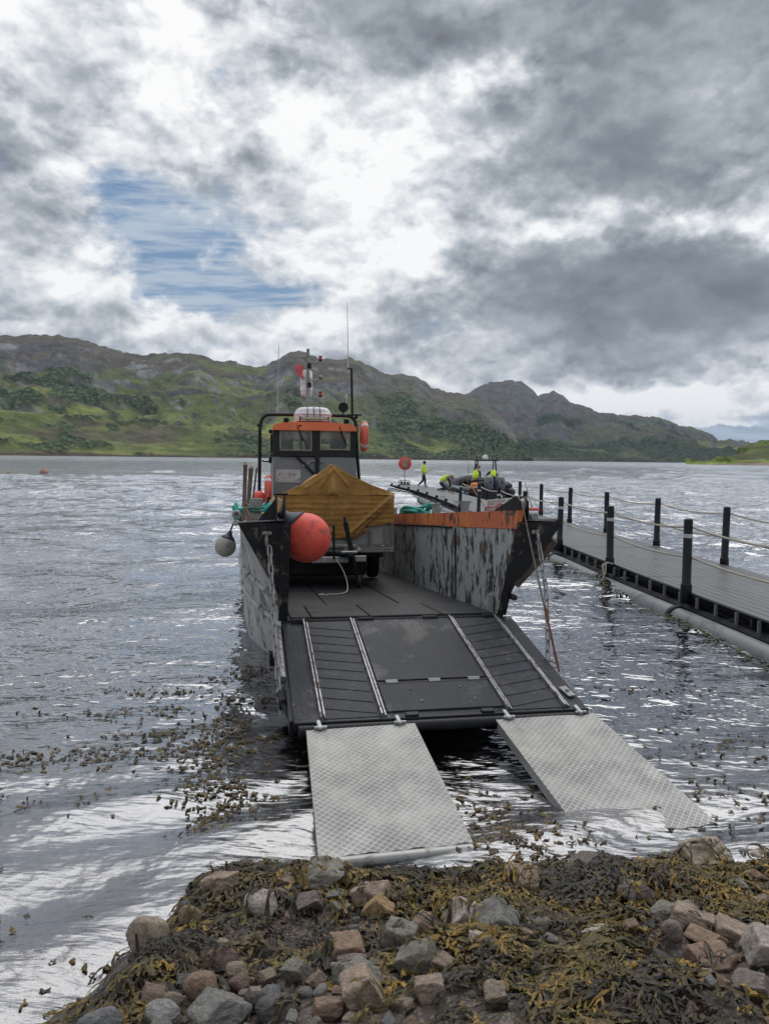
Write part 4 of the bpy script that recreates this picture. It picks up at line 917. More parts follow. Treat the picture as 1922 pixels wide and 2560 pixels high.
# liferaft canister
x0,x1=-.50,.21; raft=empty('liferaft_canister',hf((x0+x1)/2+.02,7.86,2.925),'white rounded liferaft canister strapped on top of the orange wheelhouse roof','liferaft')
m=M(); w=(x1-x0)/2*1.03; prof=[]; P=[]
def se(t,a,b,n): c,s_=math.cos(t),math.sin(t); return (a*math.copysign(abs(c)**(2/n),c),b*math.copysign(abs(s_)**(2/n),s_))
for zz,sc in ((0,.93),(.02,.96),(.10,.985),(.125,.99),(.128,1.03),(.150,1.03),(.153,.985),(.20,.97),(.245,.90),(.275,.78),(.292,.55),(.297,.0)):
    P.append([Vector((*se(2*math.pi*j/40,w*sc,.27*sc,3.2),zz)) for j in range(41)])
m.grid(P); m.build('shell',MT['white_gel'],raft)
m=M()
for x in (-.125,.125,): m.tube([(x,-.275,.0),(x,-.275,.13),(x,-.262,.22),(x,-.18,.298),(x,.18,.298),(x,.26,.2),(x,.27,0)],.008,5)
m.build('strap',MT['black_steel'],raft)
m=M(); m.tube([(0,-.278,.05),(0,-.280,.16),(0,-.262,.23),(0,-.18,.303),(0,.18,.303),(0,.27,.1)],.013,5); m.box((0,0,.31),(.07,.05,.03),bev=.008); m.build('buckle_strap',MT['seal'],raft)
m=M(); m.box((0,0,-.04),(.9*w*2,.4,.06)); m.build('cradle',MT['float_red'],raft)
# ------------------------------------------------------------------ lifebuoys, floats and fenders
def torus(m,c,Rr,r,rot,n=32,k=12,sy=1.0):
    P=[]
    for i in range(n): a=2*math.pi*i/n; P.append(Vector(c)+rot@Vector((math.cos(a)*Rr,math.sin(a)*Rr*sy,0)))
    m.tube(P,r,k,closed=True)
def lifebuoy(mat,label,yaw):
    o=empty('lifebuoy',mat,label,'lifebuoy','orange lifebuoys hung beside the wheelhouse'); rt=Matrix.Rotation(R(yaw),3,'Z')@Matrix.Rotation(R(90),3,'Y')
    m=M(); torus(m,(0,0,0),.245,.068,rt); m.build('ring',MT['float_red'],o)
    for a0 in (45,135,225,315):
        m=M(); m.tube([rt@Vector((math.cos(R(a0+d))*.245,math.sin(R(a0+d))*.245,0)) for d in (-7,0,7)],.0705,12); m.build('reflective_band',MT['tape'],o)
    m=M(); m.tube(bez([rt@Vector((math.cos(R(a))*(.325 if a%90 else .31),math.sin(R(a))*(.325 if a%90 else .31),.0)) for a in range(0,360,15)],2),.006,5); m.build('grab_line',MT['rope_white'],o)
    return o
lifebuoy(hf(.865,7.5,2.62),'orange lifebuoy hung on the right leg of the roll arch',-4)
lifebuoy(hf(-1.04,6.95,1.50),'orange lifebuoy hung low on the left side of the wheelhouse',-2)
def ballf(r,body,cap,mat,label,name='ball_fender',capdir=(0,0,1),group=None,cl=.5):
    o=empty(name,mat,label,'fender',group); d=Vector(capdir).normalized(); rt=d.to_track_quat('Z','Y').to_matrix()
    prof=[(0,-r)]+[(r*math.cos(R(a)),r*math.sin(R(a))*1.02) for a in range(-85,46,8)]
    m=M(); m.lathe(prof+[(r*.62,r*.86)],(0,0,0),32,rot=rt); m.build('inflated_body',body,o)
    m=M(); m.lathe([(r*.715,r*.77),(r*.60,r*.90),(r*.42,r*1.04),(r*.28,r*1.20),(r*.20,r*1.38),(r*.19,r*1.5),(0,r*1.52)],(0,0,0),24,rot=rt); m.build('rope_eye',cap,o)
    return o
ballf(.243,MT['float_orange'],MT['navy'],hf(-.875,.06,.80),'big round orange-red ball fender hanging inside the left bow',capdir=(-.75,.1,.75))
ballf(.128,MT['fender_white'],MT['navy'],hf(-1.70,2.0,.655),'dirty white ball fender with navy top hanging outside the left bow',capdir=(.35,0,1))
ballf(.118,MT['float_orange'],MT['navy'],hf(-1.21,6.8,1.385),'small round orange fender behind the left leg of the roll arch',capdir=(.3,.3,-1))
m=M(); m.tube([hf(-1.64,2.0,.84).translation,hf(-1.60,1.6,.93).translation,hf(-1.52,1.3,.985).translation],.012,6); m.build('fender_lanyard',MT['navy'],label='thin dark lanyard holding the dirty white ball fender to the left side deck',cat='rope')
# ropes piled on the side decks
def pile(name,label,mat,cx,cy,cz,rx,ry,turns,r,seed,lift=.05,kn=None):
    random.seed(seed); o=empty(name,hf(cx,cy,cz),label,'rope'); pts=[]
    for k in range(turns*7):
        a=k*2*math.pi/7+random.uniform(-.4,.4); f=random.uniform(.45,1.0); pts.append((math.cos(a)*rx*f,math.sin(a)*ry*f,r+abs(random.gauss(0,lift))+.008*k/7))
    m=M(); m.tube(bez(pts,5),r,7); m.build('strand',MT[mat],o)
    if kn:
        m=M()
        for q_ in kn: m.sphere(q_,.03,10,6,(1.3,1,.8))
        m.build('whipping',MT['rope_yellow'],o)
    return o
pile('mooring_rope','teal mooring rope heaped on the right side deck behind the orange bulwark','rope_teal',1.27,4.7,.985,.13,1.1,5,.026,3,.07,kn=((-.05,-.9,.05),(-.06,.5,.06),(-.05,1.0,.05)))
pile('mooring_rope','coil of teal mooring rope at the left bow between bitt and gusset','rope_teal',-1.27,.85,.985,.12,.22,5,.026,8,.05,kn=((-.02,-.2,.05),))
pile('mooring_rope','green tangled net rope behind the teal coil on the left side deck','rope_green',-1.25,1.35,1.0,.17,.30,6,.011,11,.06)
pile('mooring_rope','teal rope end draped over the left gunwale above the white fender','rope_teal',-1.53,.60,.95,.055,.16,4,.022,15,.05)
m=M(); m.tube(bez([(-1.31,.42,1.09),(-1.40,.42,1.10),(-1.43,.52,1.09),(-1.36,.60,1.08),(-1.29,.52,1.075),(-1.33,.44,1.06),(-1.42,.46,1.07)],5),.014,6); m.build('bitt_lashing',MT['rope_green'],loc=HF,label='dark green rope turns lashed round the left bow bitt',cat='rope')
m=M(); m.tube(bez([(1.25,.62,1.10),(1.30,.60,1.15),(1.36,.70,1.13),(1.33,.95,1.10),(1.25,.95,1.08),(1.24,.80,1.12),(1.30,.62,1.10),(1.36,.75,1.08),(1.24,.96,1.02)],5),.011,6); m.build('bollard_lashing',MT['rope_pink'],loc=HF,label='faded pink and cream rope wound round the paired white bollards',cat='rope')
# loose life jacket / tag hanging near left gusset
m=M(); m.box((-1.135,.5,1.12),(.07,.02,.16),rot=(0,.35,0),bev=.012); m.build('paddle_blade',MT['wood_tan'],loc=HF,label='small tan wooden paddle blade propped behind the left bow gusset',cat='paddle')
m=M(); m.box((-1.03,6.3,1.34),(.10,.06,.06),rot=(.2,.6,.3),bev=.01); m.box((-1.0,6.4,1.25),(.16,.2,.18),rot=(.3,.2,.5),bev=.03); m.build('black_winch',MT['black_steel'],loc=HF,label='small dark winch unit at the foot of the left wheelhouse wall',cat='winch')
# ------------------------------------------------------------------ trailer in the well
TF=hf(0,0,.012); tr_=empty('box_trailer',hf(-.17,3.6,.012),'grey and white box trailer with its jockey wheel down, under the tan sheet','trailer')
def TB(m,n,mat,par=tr_):
    off=Vector((.17,-3.6,0)); m.v=[v+off for v in m.v]; return m.build(n,mat,par)
XL_,XR_,Y0,Y1=-1.0,.665,3.58,6.3
m=M(); m.box((-.1675,4.94,.62),(XR_-XL_-.03,2.66,.06)); m.box((-.1675,Y0+.05,.73),(XR_-XL_-.06,.02,.40)); m.box((XL_+.02,4.94,.75),(.02,2.66,.38)); m.box((XR_-.02,4.94,.75),(.02,2.66,.38)); m.box((-.1675,Y1,.75),(1.6,.02,.38)); TB(m,'body_panel',MT['trailer_white'])
m=M(); m.box((-.1675,Y0-.01,.575),(XR_-XL_,.05,.05),bev=.006); m.box((.40,Y0-.10,.50),(.52,.22,.03),bev=.006); m.box((.40,Y0-.19,.53),(.52,.03,.05),bev=.006); m.box((XR_-.005,Y0-.02,.70),(.035,.05,.46),bev=.006); m.box((XL_+.005,Y0-.02,.70),(.035,.05,.46),bev=.006); m.box((.335,Y0-.03,.69),(.045,.04,.24),bev=.006); m.box((.335,Y0-.05,.565),(.10,.05,.03),bev=.008); m.box((.56,Y0-.02,.70),(.04,.03,.3)); TB(m,'body_frame',MT['trailer_grey'])
m=M(); m.box((.50,Y0-.18,.575),(.05,.03,.022),bev=.008); TB(m,'marker_lamp',MT['trailer_white'])
m=M(); m.box((-.17,Y0-.12,.57),(.62,.10,.07),bev=.02); m.box((-.17,Y0-.16,.48),(.60,.02,.10),bev=.006); TB(m,'stone_guard',MT['trailer_grey'])
m=M(); m.box((-.30,Y0-.42,.40),(.52,.06,.09),rot=(0,0,0),bev=.012); m.box((.13,Y0-.40,.41),(.18,.06,.09),rot=(0,0,.35),bev=.012); TB(m,'front_bumper',MT['trailer_white'])
for k in range(5):
    m=M(); m.box((-.50+k*.085,Y0-.4525,.40),(.004,.004,.085)); TB(m,'bumper_rib',MT['black_steel'])
m=M(); m.box((-.20,Y0-.454,.405),(.035,.003,.045),bev=.001); TB(m,'blue_sticker',MT['blue_paint'])
m=M()
for sx in (1,-1): m.tube([(-.06,Y0-.55,.47),(-.17+sx*.45,Y0+.2,.50)],.035,8)
m.tube([(-.06,Y0-.72,.475),(-.06,Y0-.45,.47)],.045,10); m.box((-.06,Y0-.78,.48),(.10,.12,.08),bev=.02); m.box((-.17,4.9,.53),(1.2,2.5,.07)); m.cyl((-.95,5.0,.32),(.62,5.0,.32),.035); TB(m,'drawbar_frame',MT['black_steel'])
m=M(); m.box((-.25,4.35,.29),(1.15,.9,.34),bev=.03); m.box((-.17,3.75,.45),(1.45,.05,.10)); TB(m,'under_shade_box',MT['rubber'])  # black boxes added to make the shaded space under the trailer dark
m=M(); m.box((-.055,Y0-.62,.515),(.22,.10,.03),bev=.008); m.tube([(-.10,Y0-.62,.53),(-.11,Y0-.64,.61)],.018,8); m.tube([(.02,Y0-.62,.52),(.07,Y0-.66,.58)],.012,6); m.box((.06,Y0-.62,.53),(.10,.05,.03),rot=(0,-.6,0),bev=.006); m.lathe([(.05,0),(.055,.02),(.03,.03)],(-.06,Y0-.6,.49),14); TB(m,'coupling',MT['galv'])
# jockey wheel
jt=Vector((-.10,Y0-.55,.93)); jb=Vector((.085,Y0-.47,.12))
m=M(); m.tube([jt,jt.lerp(jb,.55)],.034,10); m.tube([jt.lerp(jb,.5),jb],.024,10); j=TB(m,'jockey_leg',MT['black_steel'])
m=M(); m.tube([jt+Vector((0,0,.0)),jt+Vector((-.01,0,.04))],.018,8); m.box(jt+Vector((-.005,0,.055)),(.05,.03,.03),bev=.008); TB(m,'crank_handle',MT['rubber'])
m=M(); m.lathe([(.0,-.03),(.06,-.03),(.082,-.018),(.085,0),(.082,.018),(.06,.03),(0,.03)],(.10,Y0-.46,.085),22,rot=Matrix.Rotation(R(90),3,'Y')); TB(m,'jockey_wheel',MT['rubber'])
m=M(); m.box((.06,Y0-.46,.13),(.012,.06,.12),bev=.004); m.box((.14,Y0-.46,.13),(.012,.06,.12),bev=.004); TB(m,'wheel_fork',MT['black_steel'])
m=M(); m.tube([(-.25,Y0-.50,.42),(-.255,Y0-.5,.86)],.017,8); m.sphere((-.255,Y0-.5,.87),.022,10,6); TB(m,'brake_lever',MT['black_steel'])
for x in (-.93,.60):
    m=M(); m.lathe([(.0,-.09),(.20,-.09),(.30,-.075),(.325,-.04),(.325,.04),(.30,.075),(.20,.09),(0,.09)],(x,5.0,.325),26,rot=Matrix.Rotation(R(90),3,'Y')); w_=TB(m,'road_wheel',MT['rubber'])
    m=M(); m.lathe([(0,-.095),(.14,-.095),(.17,-.092)],(x,5.0,.325),20,rot=Matrix.Rotation(R(90),3,'Y')); TB(m,'wheel_hub',MT['white_dirty'],w_)
    m=M(); m.prism([(x-.1,4.6,.45),(x-.1,4.68,.66),(x-.1,4.85,.72),(x-.1,5.15,.72),(x-.1,5.32,.66),(x-.1,5.4,.45),(x-.1,5.36,.45),(x-.1,5.15,.69),(x-.1,4.85,.69),(x-.1,4.64,.45)],(.2,0,0)); TB(m,'mudguard',MT['black_steel'])
m=M(); m.tube(bez([(-.22,Y0-.52,.40),(-.16,Y0-.62,.30),(-.12,Y0-.8,.16),(-.13,Y0-1.0,.03),(-.22,Y0-1.25,.012),(-.34,Y0-1.38,.012),(-.42,Y0-1.36,.012),(-.45,Y0-1.43,.012),(-.55,Y0-1.40,.012),(-.48,Y0-1.35,.02)],6),.0075,6); TB(m,'breakaway_cable',MT['rope_white'])
# tarpaulin
tp=hf(-.17,3.55,.0)
random.seed(1); NU,NV=90,60
def top_z(x):
    xp=-.215
    if x<xp: t=(x+1.03)/(xp+1.03); return 1.335+(1.775-1.335)*t-.055*math.sin(math.pi*t)*1.0+.02*t*t
    t=(.69-x)/(.69-xp); return 1.365+(1.775-1.365)*t-.035*math.sin(math.pi*t)
HEM=[(-1.03,.98),(-.80,.90),(-.50,.80),(-.36,.75),(-.27,.72),(-.24,.71),(-.16,.70),(-.05,.69),(.05,.69),(.14,.71),(.22,.79),(.28,.87),(.50,.895),(.69,.915)]
def hem_z(x):
    for (a,b),(c,d) in zip(HEM,HEM[1:]):
        if x<=c: return b+(d-b)*(x-a)/(c-a)
    return HEM[-1][1]
def seg_d(x,z,a,b):
    ax,az_=a; bx,bz_=b; t=((x-ax)*(bx-ax)+(z-az_)*(bz_-az_))/((bx-ax)**2+(bz_-az_)**2); tc_=max(0,min(1,t)); px=ax+(bx-ax)*tc_; pz=az_+(bz_-az_)*tc_
    side=(x-ax)*(bz_-az_)-(z-az_)*(bx-ax); return math.hypot(x-px,z-pz),side,t
def front_y(x,z):
    y=0.0
    y-=.115*math.exp(-((x+.215+.03*(1.7-z))/.055)**2)*min(1,max(0,(1.74-z)/.35))
    y+=.030*math.exp(-((x+.10)/.02)**2)*min(1,max(0,(1.6-z)/.3))+.02*math.exp(-((x+.32)/.022)**2)*min(1,max(0,(1.45-z)/.2))
    for a,b,h,w in (((.69,1.36),(-.02,.73),.060,.030),((.69,1.30),(.12,.76),.035,.022),((.60,1.15),(.27,.86),-.02,.018),((-1.03,1.33),(-.62,.92),.045,.024),((-1.03,1.30),(-.85,.93),.030,.02),((-.20,1.72),(-.40,1.45),.018,.018),((-.20,1.72),(.02,1.45),.018,.018),((-.21,1.7),(-.62,1.42),.012,.02),((-1.03,1.34),(-.30,1.29),.028,.018),((-.18,1.30),(.68,1.33),.024,.016),((-.05,.74),(-.36,.84),.03,.02)):
        d,s_,t=seg_d(x,z,a,b); y-=1.5*h*math.exp(-(d/w)**2)
    d,s_,t=seg_d(x,z,(.69,1.36),(-.02,.73))
    if s_>0 and z<1.33: y+=.07*min(1,d/.05)
    return y
m=M(); P=[]
for i in range(NV+1):
    v=i/NV; row=[]
    for j in range(NU+1):
        x=-1.03+1.72*j/NU; zt=top_z(x); zh=hem_z(x); z=zt+(zh-zt)*v
        y=min(front_y(x,z),.012)*(1-math.exp(-v*14))+ .022*(float(vn(x*5,z*7,3))-.5)+.010*(float(vn(x*13,z*22,4))-.5)+.006*math.sin(z*85+3*float(vn(x*3,z*3,9)))*(1 if z<1.28 else .15)
        edge=min(1,(1-abs(2*j/NU-1))*12); row.append(Vector((x+.17,y*edge+.0-.02*math.sin(math.pi*v),z)))
    P.append(row)
m.grid(P)
# roof planes run aft from the front edge, then the side skirts
Rr=[]
for k in range(13):
    y=k/12*2.85; row=[]
    for j in range(0,NU+1,2):
        p=P[0][j]; sagv=-.05*math.sin(math.pi*min(1,k/12*1))*.8-.02*math.sin(k*1.9+j*.2); row.append(Vector((p.x,p.y+y if k else p.y,p.z+sagv*min(1,k))))
    Rr.append(row)
m.grid(Rr)
for e in (0,-1):
    col=[]
    for k,row in enumerate(Rr):
        p=row[e]; L=.42+.03*math.sin(k*1.3); col.append([Vector((p.x+.012*math.sin(q*2+k),p.y,p.z-L*q/6)) for q in range(7)])
    if e==0: pass
    m.grid(col)
m.grid([Rr[-1],[Vector((p.x,p.y,.95)) for p in Rr[-1]]])
# folded lump of sheet gathered at the lower right
Q=[]
for i in range(9):
    a=i/8; row=[]
    for j in range(14):
        b=j/13; x=.02+.25*b+.17; z=.70+.13*b+ .07*math.sin(math.pi*a)*(1-.4*b)-.045*a; y=-.06-.05*math.sin(math.pi*a)+.015*math.sin(b*14+a*5); row.append(Vector((x,y,z)))
    Q.append(row)
m.grid(Q)
to=m.build('tarpaulin',MT['canvas'],label='tan canvas sheet peaked over the trailer with deep folds hanging at its front',cat='tarpaulin',loc=tp,fix='weld')
sol=to.modifiers.new('thickness','SOLIDIFY'); sol.thickness=.004
m=M(); m.box((.44,-.075,.86),(.03,.015,.05),rot=(0,.5,0),bev=.004); m.build('toggle',MT['black_steel'],to)
# ------------------------------------------------------------------ floating walkway
PE=[(5.05,2.0),(4.78,5.5),(4.50,9.2),(4.14,13.25),(3.97,16.4),(3.45,23),(2.87,30.5),(2.47,36.5),(2.0,42.5),(1.41,47.2),(.28,54.6)]
def ex(y): return float(np.interp(y,[p[1] for p in PE],[p[0] for p in PE]))
def pdir(y): a=Vector((ex(y-1.6),y-1.6,0)); b=Vector((ex(y+1.6),y+1.6,0)); return (b-a).normalized()
def pp(y,off,z): d=pdir(y); n=Vector((d.y,-d.x,0)); p=Vector((ex(y),y,z))+n*off; return p
PW=2.08; DZ=.35
walk=empty('floating_walkway',Matrix.Translation(pp(12,PW/2,0)),'long grey floating walkway on pipe floats with black rope-railed posts','pontoon')
WI=walk.matrix_world.inverted()
def WB(m,name,mat,**k):
    m.v=[WI@v for v in m.v]; return m.build(name,mat,walk,**k)
ML=4.12; ys=[12.13-ML*2+ML*k for k in range(13)]
m=M(); nb=14; bw=PW/nb
for k in range(nb): m.box((bw*(k+.5),ML/2,-.015),(bw-.012,ML-.03,.03),bev=.004)
sec=None
for i,y0 in enumerate(ys):
    y1=y0+ML
    if y0>50.6: continue
    a=pp(y0,0,DZ); b=pp(y1,0,DZ); d=(b-a).normalized(); mt_=frame(Vector((d.y,-d.x,0)),d,Vector((0,0,1)),a)
    if sec is None: sec=m.build('deck_section',MT['boards'],walk); o=sec
    else: o=sec.copy(); COL.objects.link(o)
    o.parent=walk; o.matrix_local=WI@mt_@Matrix.Diagonal((1,(b-a).length/ML,1,1))
yl=np.arange(3.5,54.3,.5)
for side,off in (('l',-.14),('r',PW+.14)):
    m=M(); m.tube([pp(y,off,-.03) for y in np.arange(2.5,54.6,1.5)],.150,20); WB(m,'float_pipe',MT['pipe_grey'])
m=M(); m.tube([pp(y,.03,.10) for y in np.arange(2.5,54.5,1.5)],.05,4,smooth=False); m.tube([pp(y,.25,.22) for y in np.arange(2.5,54.5,1.5)],.09,4,smooth=False); m.tube([pp(y,PW-.05,.22) for y in np.arange(2.5,54.5,1.5)],.09,4,smooth=False); WB(m,'deck_bearer',MT['rubber'])
m=M()
for y in yl:
    if y<31: p=pp(y,-.012,.235); m.box(p,(.035,.028,.15))
WB(m,'edge_bracket',MT['pipe_grey'],kind='stuff')
m=M()
for y in np.arange(31,54,.32): m.box(pp(y,-.03,.30),(.05,.06,.12))
WB(m,'edge_comb',MT['post_black'],kind='stuff')
m=M()
for y in np.arange(5,54,4.12): m.box(pp(y,PW/2,.24),(PW,.06,.12))
WB(m,'cross_beam',MT['post_black'])
def pipe_ring(y):
    m=M(); c=pp(y,-.14,-.03); d=pdir(y); rt=d.to_track_quat('Z','Y').to_matrix(); m.lathe([(.152,-.05),(.175,-.045),(.175,.045),(.152,.05)],c,22,rot=rt); WB(m,'pipe_collar',MT['post_black'])
LP=[7.75,10.75,13.62,16.8,19.8,22.7,25.75,29.3]; RP=[7.6,10.6,13.62,16.62,19.61,22.61,25.66,28.5]
for y in LP: pipe_ring(y+.05)
for y in (33,37,41,45,49,53): pipe_ring(y)
lefts=[];rights=[]
m=M(); m.lathe([(.078,-.16),(.078,.10),(.073,.115),(.064,.12),(.061,1.02),(.055,1.045),(0,1.05)],(0,0,0),18); pst=None
b_=M(); b_.lathe([(.0625,.78),(.0632,.785),(.0632,.83),(.0625,.835)],(0,0,0),18); bnd=None
random.seed(9)
for L,off,acc in ((LP,-.05,lefts),(RP,PW+.0,rights)):
    for y in L:
        p=pp(y,off,DZ); mt_=Matrix.Translation(p)@Matrix.Rotation(random.uniform(-.015,.02),4,'Y')@Matrix.Rotation(random.uniform(-.015,.015),4,'X')
        if pst is None: pst=m.build('post',MT['post_black'],walk); o=pst
        else: o=pst.copy(); COL.objects.link(o)
        o.parent=walk; o.matrix_local=WI@mt_
        if off<0:
            if bnd is None: bnd=b_.build('reflective_band',MT['tape'],o); q=bnd
            else: q=bnd.copy(); COL.objects.link(q)
            q.parent=o
        acc.append(mt_)
for acc in (lefts,rights):
    for A0,A1 in zip(acc,acc[1:]):
        for z,sg in ((.93,.07),(.50,.055)):
            a=A0@Vector((.055,0,z)); b=A1@Vector((.055,0,z)); m=M(); P=[]
            pts=catenary(a,b,sg,16); m.tube(pts,.0155,7)
            m.v=[WI@v for v in m.v]; m.build('hand_rope',MT['rope_white'],walk)
# loose mooring bits on the walkway
m=M(); P=[pp(13.62,-.12,.62)]; m.tube(bez([pp(13.55,-.02,.36),pp(13.5,-.16,.38),pp(13.45,-.19,.20),pp(13.5,-.28,.0),pp(13.4,-.33,-.10)],6),.016,6); m.tube(bez([pp(13.6,-.10,.36),pp(13.52,-.22,.33),pp(13.42,-.22,.15),pp(13.45,-.32,.0),pp(13.3,-.36,-.1)],6),.014,6); m.build('mooring_line',MT['rope_white'],label='frayed pale rope hitched to the second near walkway post and trailing in the water',cat='rope')
m=M(); a=pp(27.0,.55,DZ+.01); m.tube([a,Vector((3.08,27.2,1.25))],[.022,.018],8); m.build('wooden_pole',MT['wood_tan'],label='tan wooden pole leaning on a near-side walkway post beside the grey drum',cat='pole',group='tan poles leaning on walkway posts')
m=M(); m.tube([Vector((5.50,28.2,.36)),Vector((5.22,28.3,1.35))],[.022,.018],8); m.build('wooden_pole',MT['wood_tan'],label='tan wooden pole leaning on the farthest far-side walkway post above the bow sheave',cat='pole',group='tan poles leaning on walkway posts')
m=M(); m.box((5.45,27.6,.42),(.42,.16,.10),rot=(0,0,.2),bev=.03); m.box((5.6,27.2,.40),(.22,.12,.07),rot=(0,0,.5),bev=.02); m.build('red_float',MT['float_red'],label='small faded red float lying on the walkway by the tan pole',cat='float')
m=M(); c=Vector((4.15,27.3,.80)); m.lathe([(0,.14),(.03,.13),(.05,.08),(.085,0),(.10,-.05),(.06,-.075),(0,-.07)],c,16,rot=Euler((.3,.5,0)).to_matrix()); m.build('white_float',MT['white_dirty'],label='small white bell-shaped float hanging from the near hand rope',cat='float')
# bulbous black stub posts along the far left edge
for y in (33.5,36.5,40,43.5,47,50.5,53.4):
    m=M(); m.box((0,0,.06),(.14,.14,.12),bev=.02); m.v=[v+(WI@pp(y,.03,DZ)) for v in m.v]; m.build('edge_stub',MT['post_black'],walk)
for i,(y,o_) in enumerate(((31.5,.15),(35.2,.12),(39.0,1.95),(42.2,1.95))):
    m=M(); p=pp(y,o_,DZ); m.tube([p+Vector((-.12,0,.13)),p+Vector((.12,0,.13))],.016,6); m.cyl(p+Vector((-.05,0,0)),p+Vector((-.05,0,.13)),.016); m.cyl(p+Vector((.05,0,0)),p+Vector((.05,0,.13)),.016); m.v=[WI@v for v in m.v]; m.build('deck_cleat',MT['grey_steel'],walk)
# ------------------------------------------------------------------ lifebuoy board at the far end
sp=Vector((1.40,53.6,DZ)); sg=empty('lifebuoy_station',Matrix.Translation(sp),'round red lifebuoy housing on a pole at the far end of the walkway','sign')
m=M(); m.cyl((0,0,0),(0,0,2.25),.035,n=10); m.build('pole',MT['galv'],sg)
m=M(); m.lathe([(.0,0),(.10,0),(.10,.03),(.07,.05),(.11,.07),(.11,.10),(0,.11)],(0,0,2.23),14); m.build('lamp',MT['grey_steel'],sg)
m=M(); rt=Matrix.Rotation(R(90),3,'X'); m.lathe([(0,-.07),(.40,-.07),(.45,-.05),(.46,0),(.45,.05),(0,.06)],(0,-.05,1.52),36,rot=rt); dsc=m.build('red_disc',MT['float_red'],sg)
m=M(); m.box((0,-.15,1.52),(.30,.06,.60),bev=.08); m.build('grey_panel',MT['grey_steel'],dsc)
m=M()
for x in (-.4,.4):
    for y in (-.3,.3): m.cyl((x,y,0),(x,y,.30),.012,n=6)
for z in (.02,.16,.30):
    m.tube([(-.4,-.3,z),(.4,-.3,z),(.4,.3,z),(-.4,.3,z)],.011,5,closed=True)
for k in range(9): m.cyl((-.4+.1*k,-.3,0),(-.4+.1*k,-.3,.30),.006,n=4)
for k in range(3): m.box((-.22+.22*k,0,.12),(.14,.3,.22),bev=.03)
m.build('wire_crate',MT['black_steel'],sg)
# ------------------------------------------------------------------ rigid inflatable
RH=R(13); RBF=Matrix.Translation((6.0,43.0,0))@Matrix.Rotation(RH,4,'Z')
rib=empty('inflatable_workboat',RBF,'black rigid inflatable workboat with twin outboards moored beside the walkway','boat')
m=M()
pth=[(1.12,-.35,.36),(1.15,.3,.36),(1.16,2.2,.37),(1.13,4.0,.42),(.98,5.2,.52),(.62,6.3,.66),(.0,6.95,.76),(-.62,6.3,.66),(-.98,5.2,.52),(-1.13,4.0,.42),(-1.16,2.2,.37),(-1.15,.3,.36),(-1.12,-.35,.36)]
bz_=bez(pth,6); m.tube(bz_,[.10 if i in(0,len(bz_)-1) else .20 if i in (1,len(bz_)-2) else .27 for i in range(len(bz_))],14); m.build('buoyancy_tube',MT['rib_black'],rib)
m=M(); m.grid([[Vector((x*w,y,z0+abs(x)*.35*w)) for x in (-1,-.5,0,.5,1)] for y,w,z0 in ((0,1.0,-.35),(2,1.0,-.35),(4,.95,-.30),(5.5,.6,0),(6.6,.15,.45))]); m.grid([[Vector((x*w,y,.22)) for x in (-1,1)] for y,w in ((0,1),(4,.95),(6,.4))]); m.box((0,0,.25),(2.0,.08,.75)); m.build('hull',MT['rib_grey'],rib)
m=M()
P=[]
for i,(y,w,h) in enumerate(((3.1,.95,.95),(3.2,1.0,1.25),(4.2,1.0,1.20),(5.2,.85,.95),(6.2,.5,.75))):
    P.append([Vector((w*math.cos(math.pi*j/12),y,.45+(h-.45)*math.sin(math.pi*j/12)**.6)) for j in range(13)])
m.grid(P); m.build('bow_canopy',MT['rib_grey'],rib)
m=M(); m.box((0,2.2,.65),(.75,.9,.95),bev=.12); m.box((0,1.45,.55),(.5,.45,.75),bev=.1); m.build('console',MT['rib_black'],rib)
m=M()
for sx in (-1,1): m.tube([(sx*.62,.55,.45),(sx*.58,.7,1.3),(sx*.54,.8,2.15)],.045,8); m.tube([(sx*.62,1.6,.45),(sx*.57,1.3,1.3),(sx*.54,1.1,2.15)],.035,8); m.tube([(sx*.60,.8,2.15),(sx*.60,.8,2.36)],.04,8)
m.box((0,.9,2.17),(1.45,.42,.09),bev=.03); af=m.build('a_frame',MT['rib_black'],rib)
m=M(); m.lathe([(.15,0),(.16,.02),(.155,.20),(.12,.23),(.03,.235),(.025,.29),(0,.29)],(-.05,.9,2.21),18); m.build('radome',MT['white_gel'],af)
m=M(); m.tube([(.48,.85,2.2),(.62,.85,4.3)],[.014,.006],6); m.build('whip_aerial',MT['galv'],af)
m=M(); torus(m,(.50,.85,3.15),.225,.012,Matrix.Rotation(R(90),3,'X'),sy=1.1); m.tube([(.50,.85,2.9),(.46,.85,2.2)],.018,6)
for k in range(9):
    a=math.pi*k/8+math.pi; m.tube([(.50+.225*math.cos(a),.85,3.15+.24*math.sin(a)),(.46+.05*math.cos(a),.86,2.85),(.45,.86,2.62)],.008,4)
for k in range(-4,5): m.tube([(.50+k*.05,.85,3.15-.24*math.sqrt(1-(k/4.6)**2)),(.50+k*.05,.85,3.15+.24*math.sqrt(1-(k/4.6)**2))],.004,4)
m.build('landing_net',MT['rib_black'],rib)
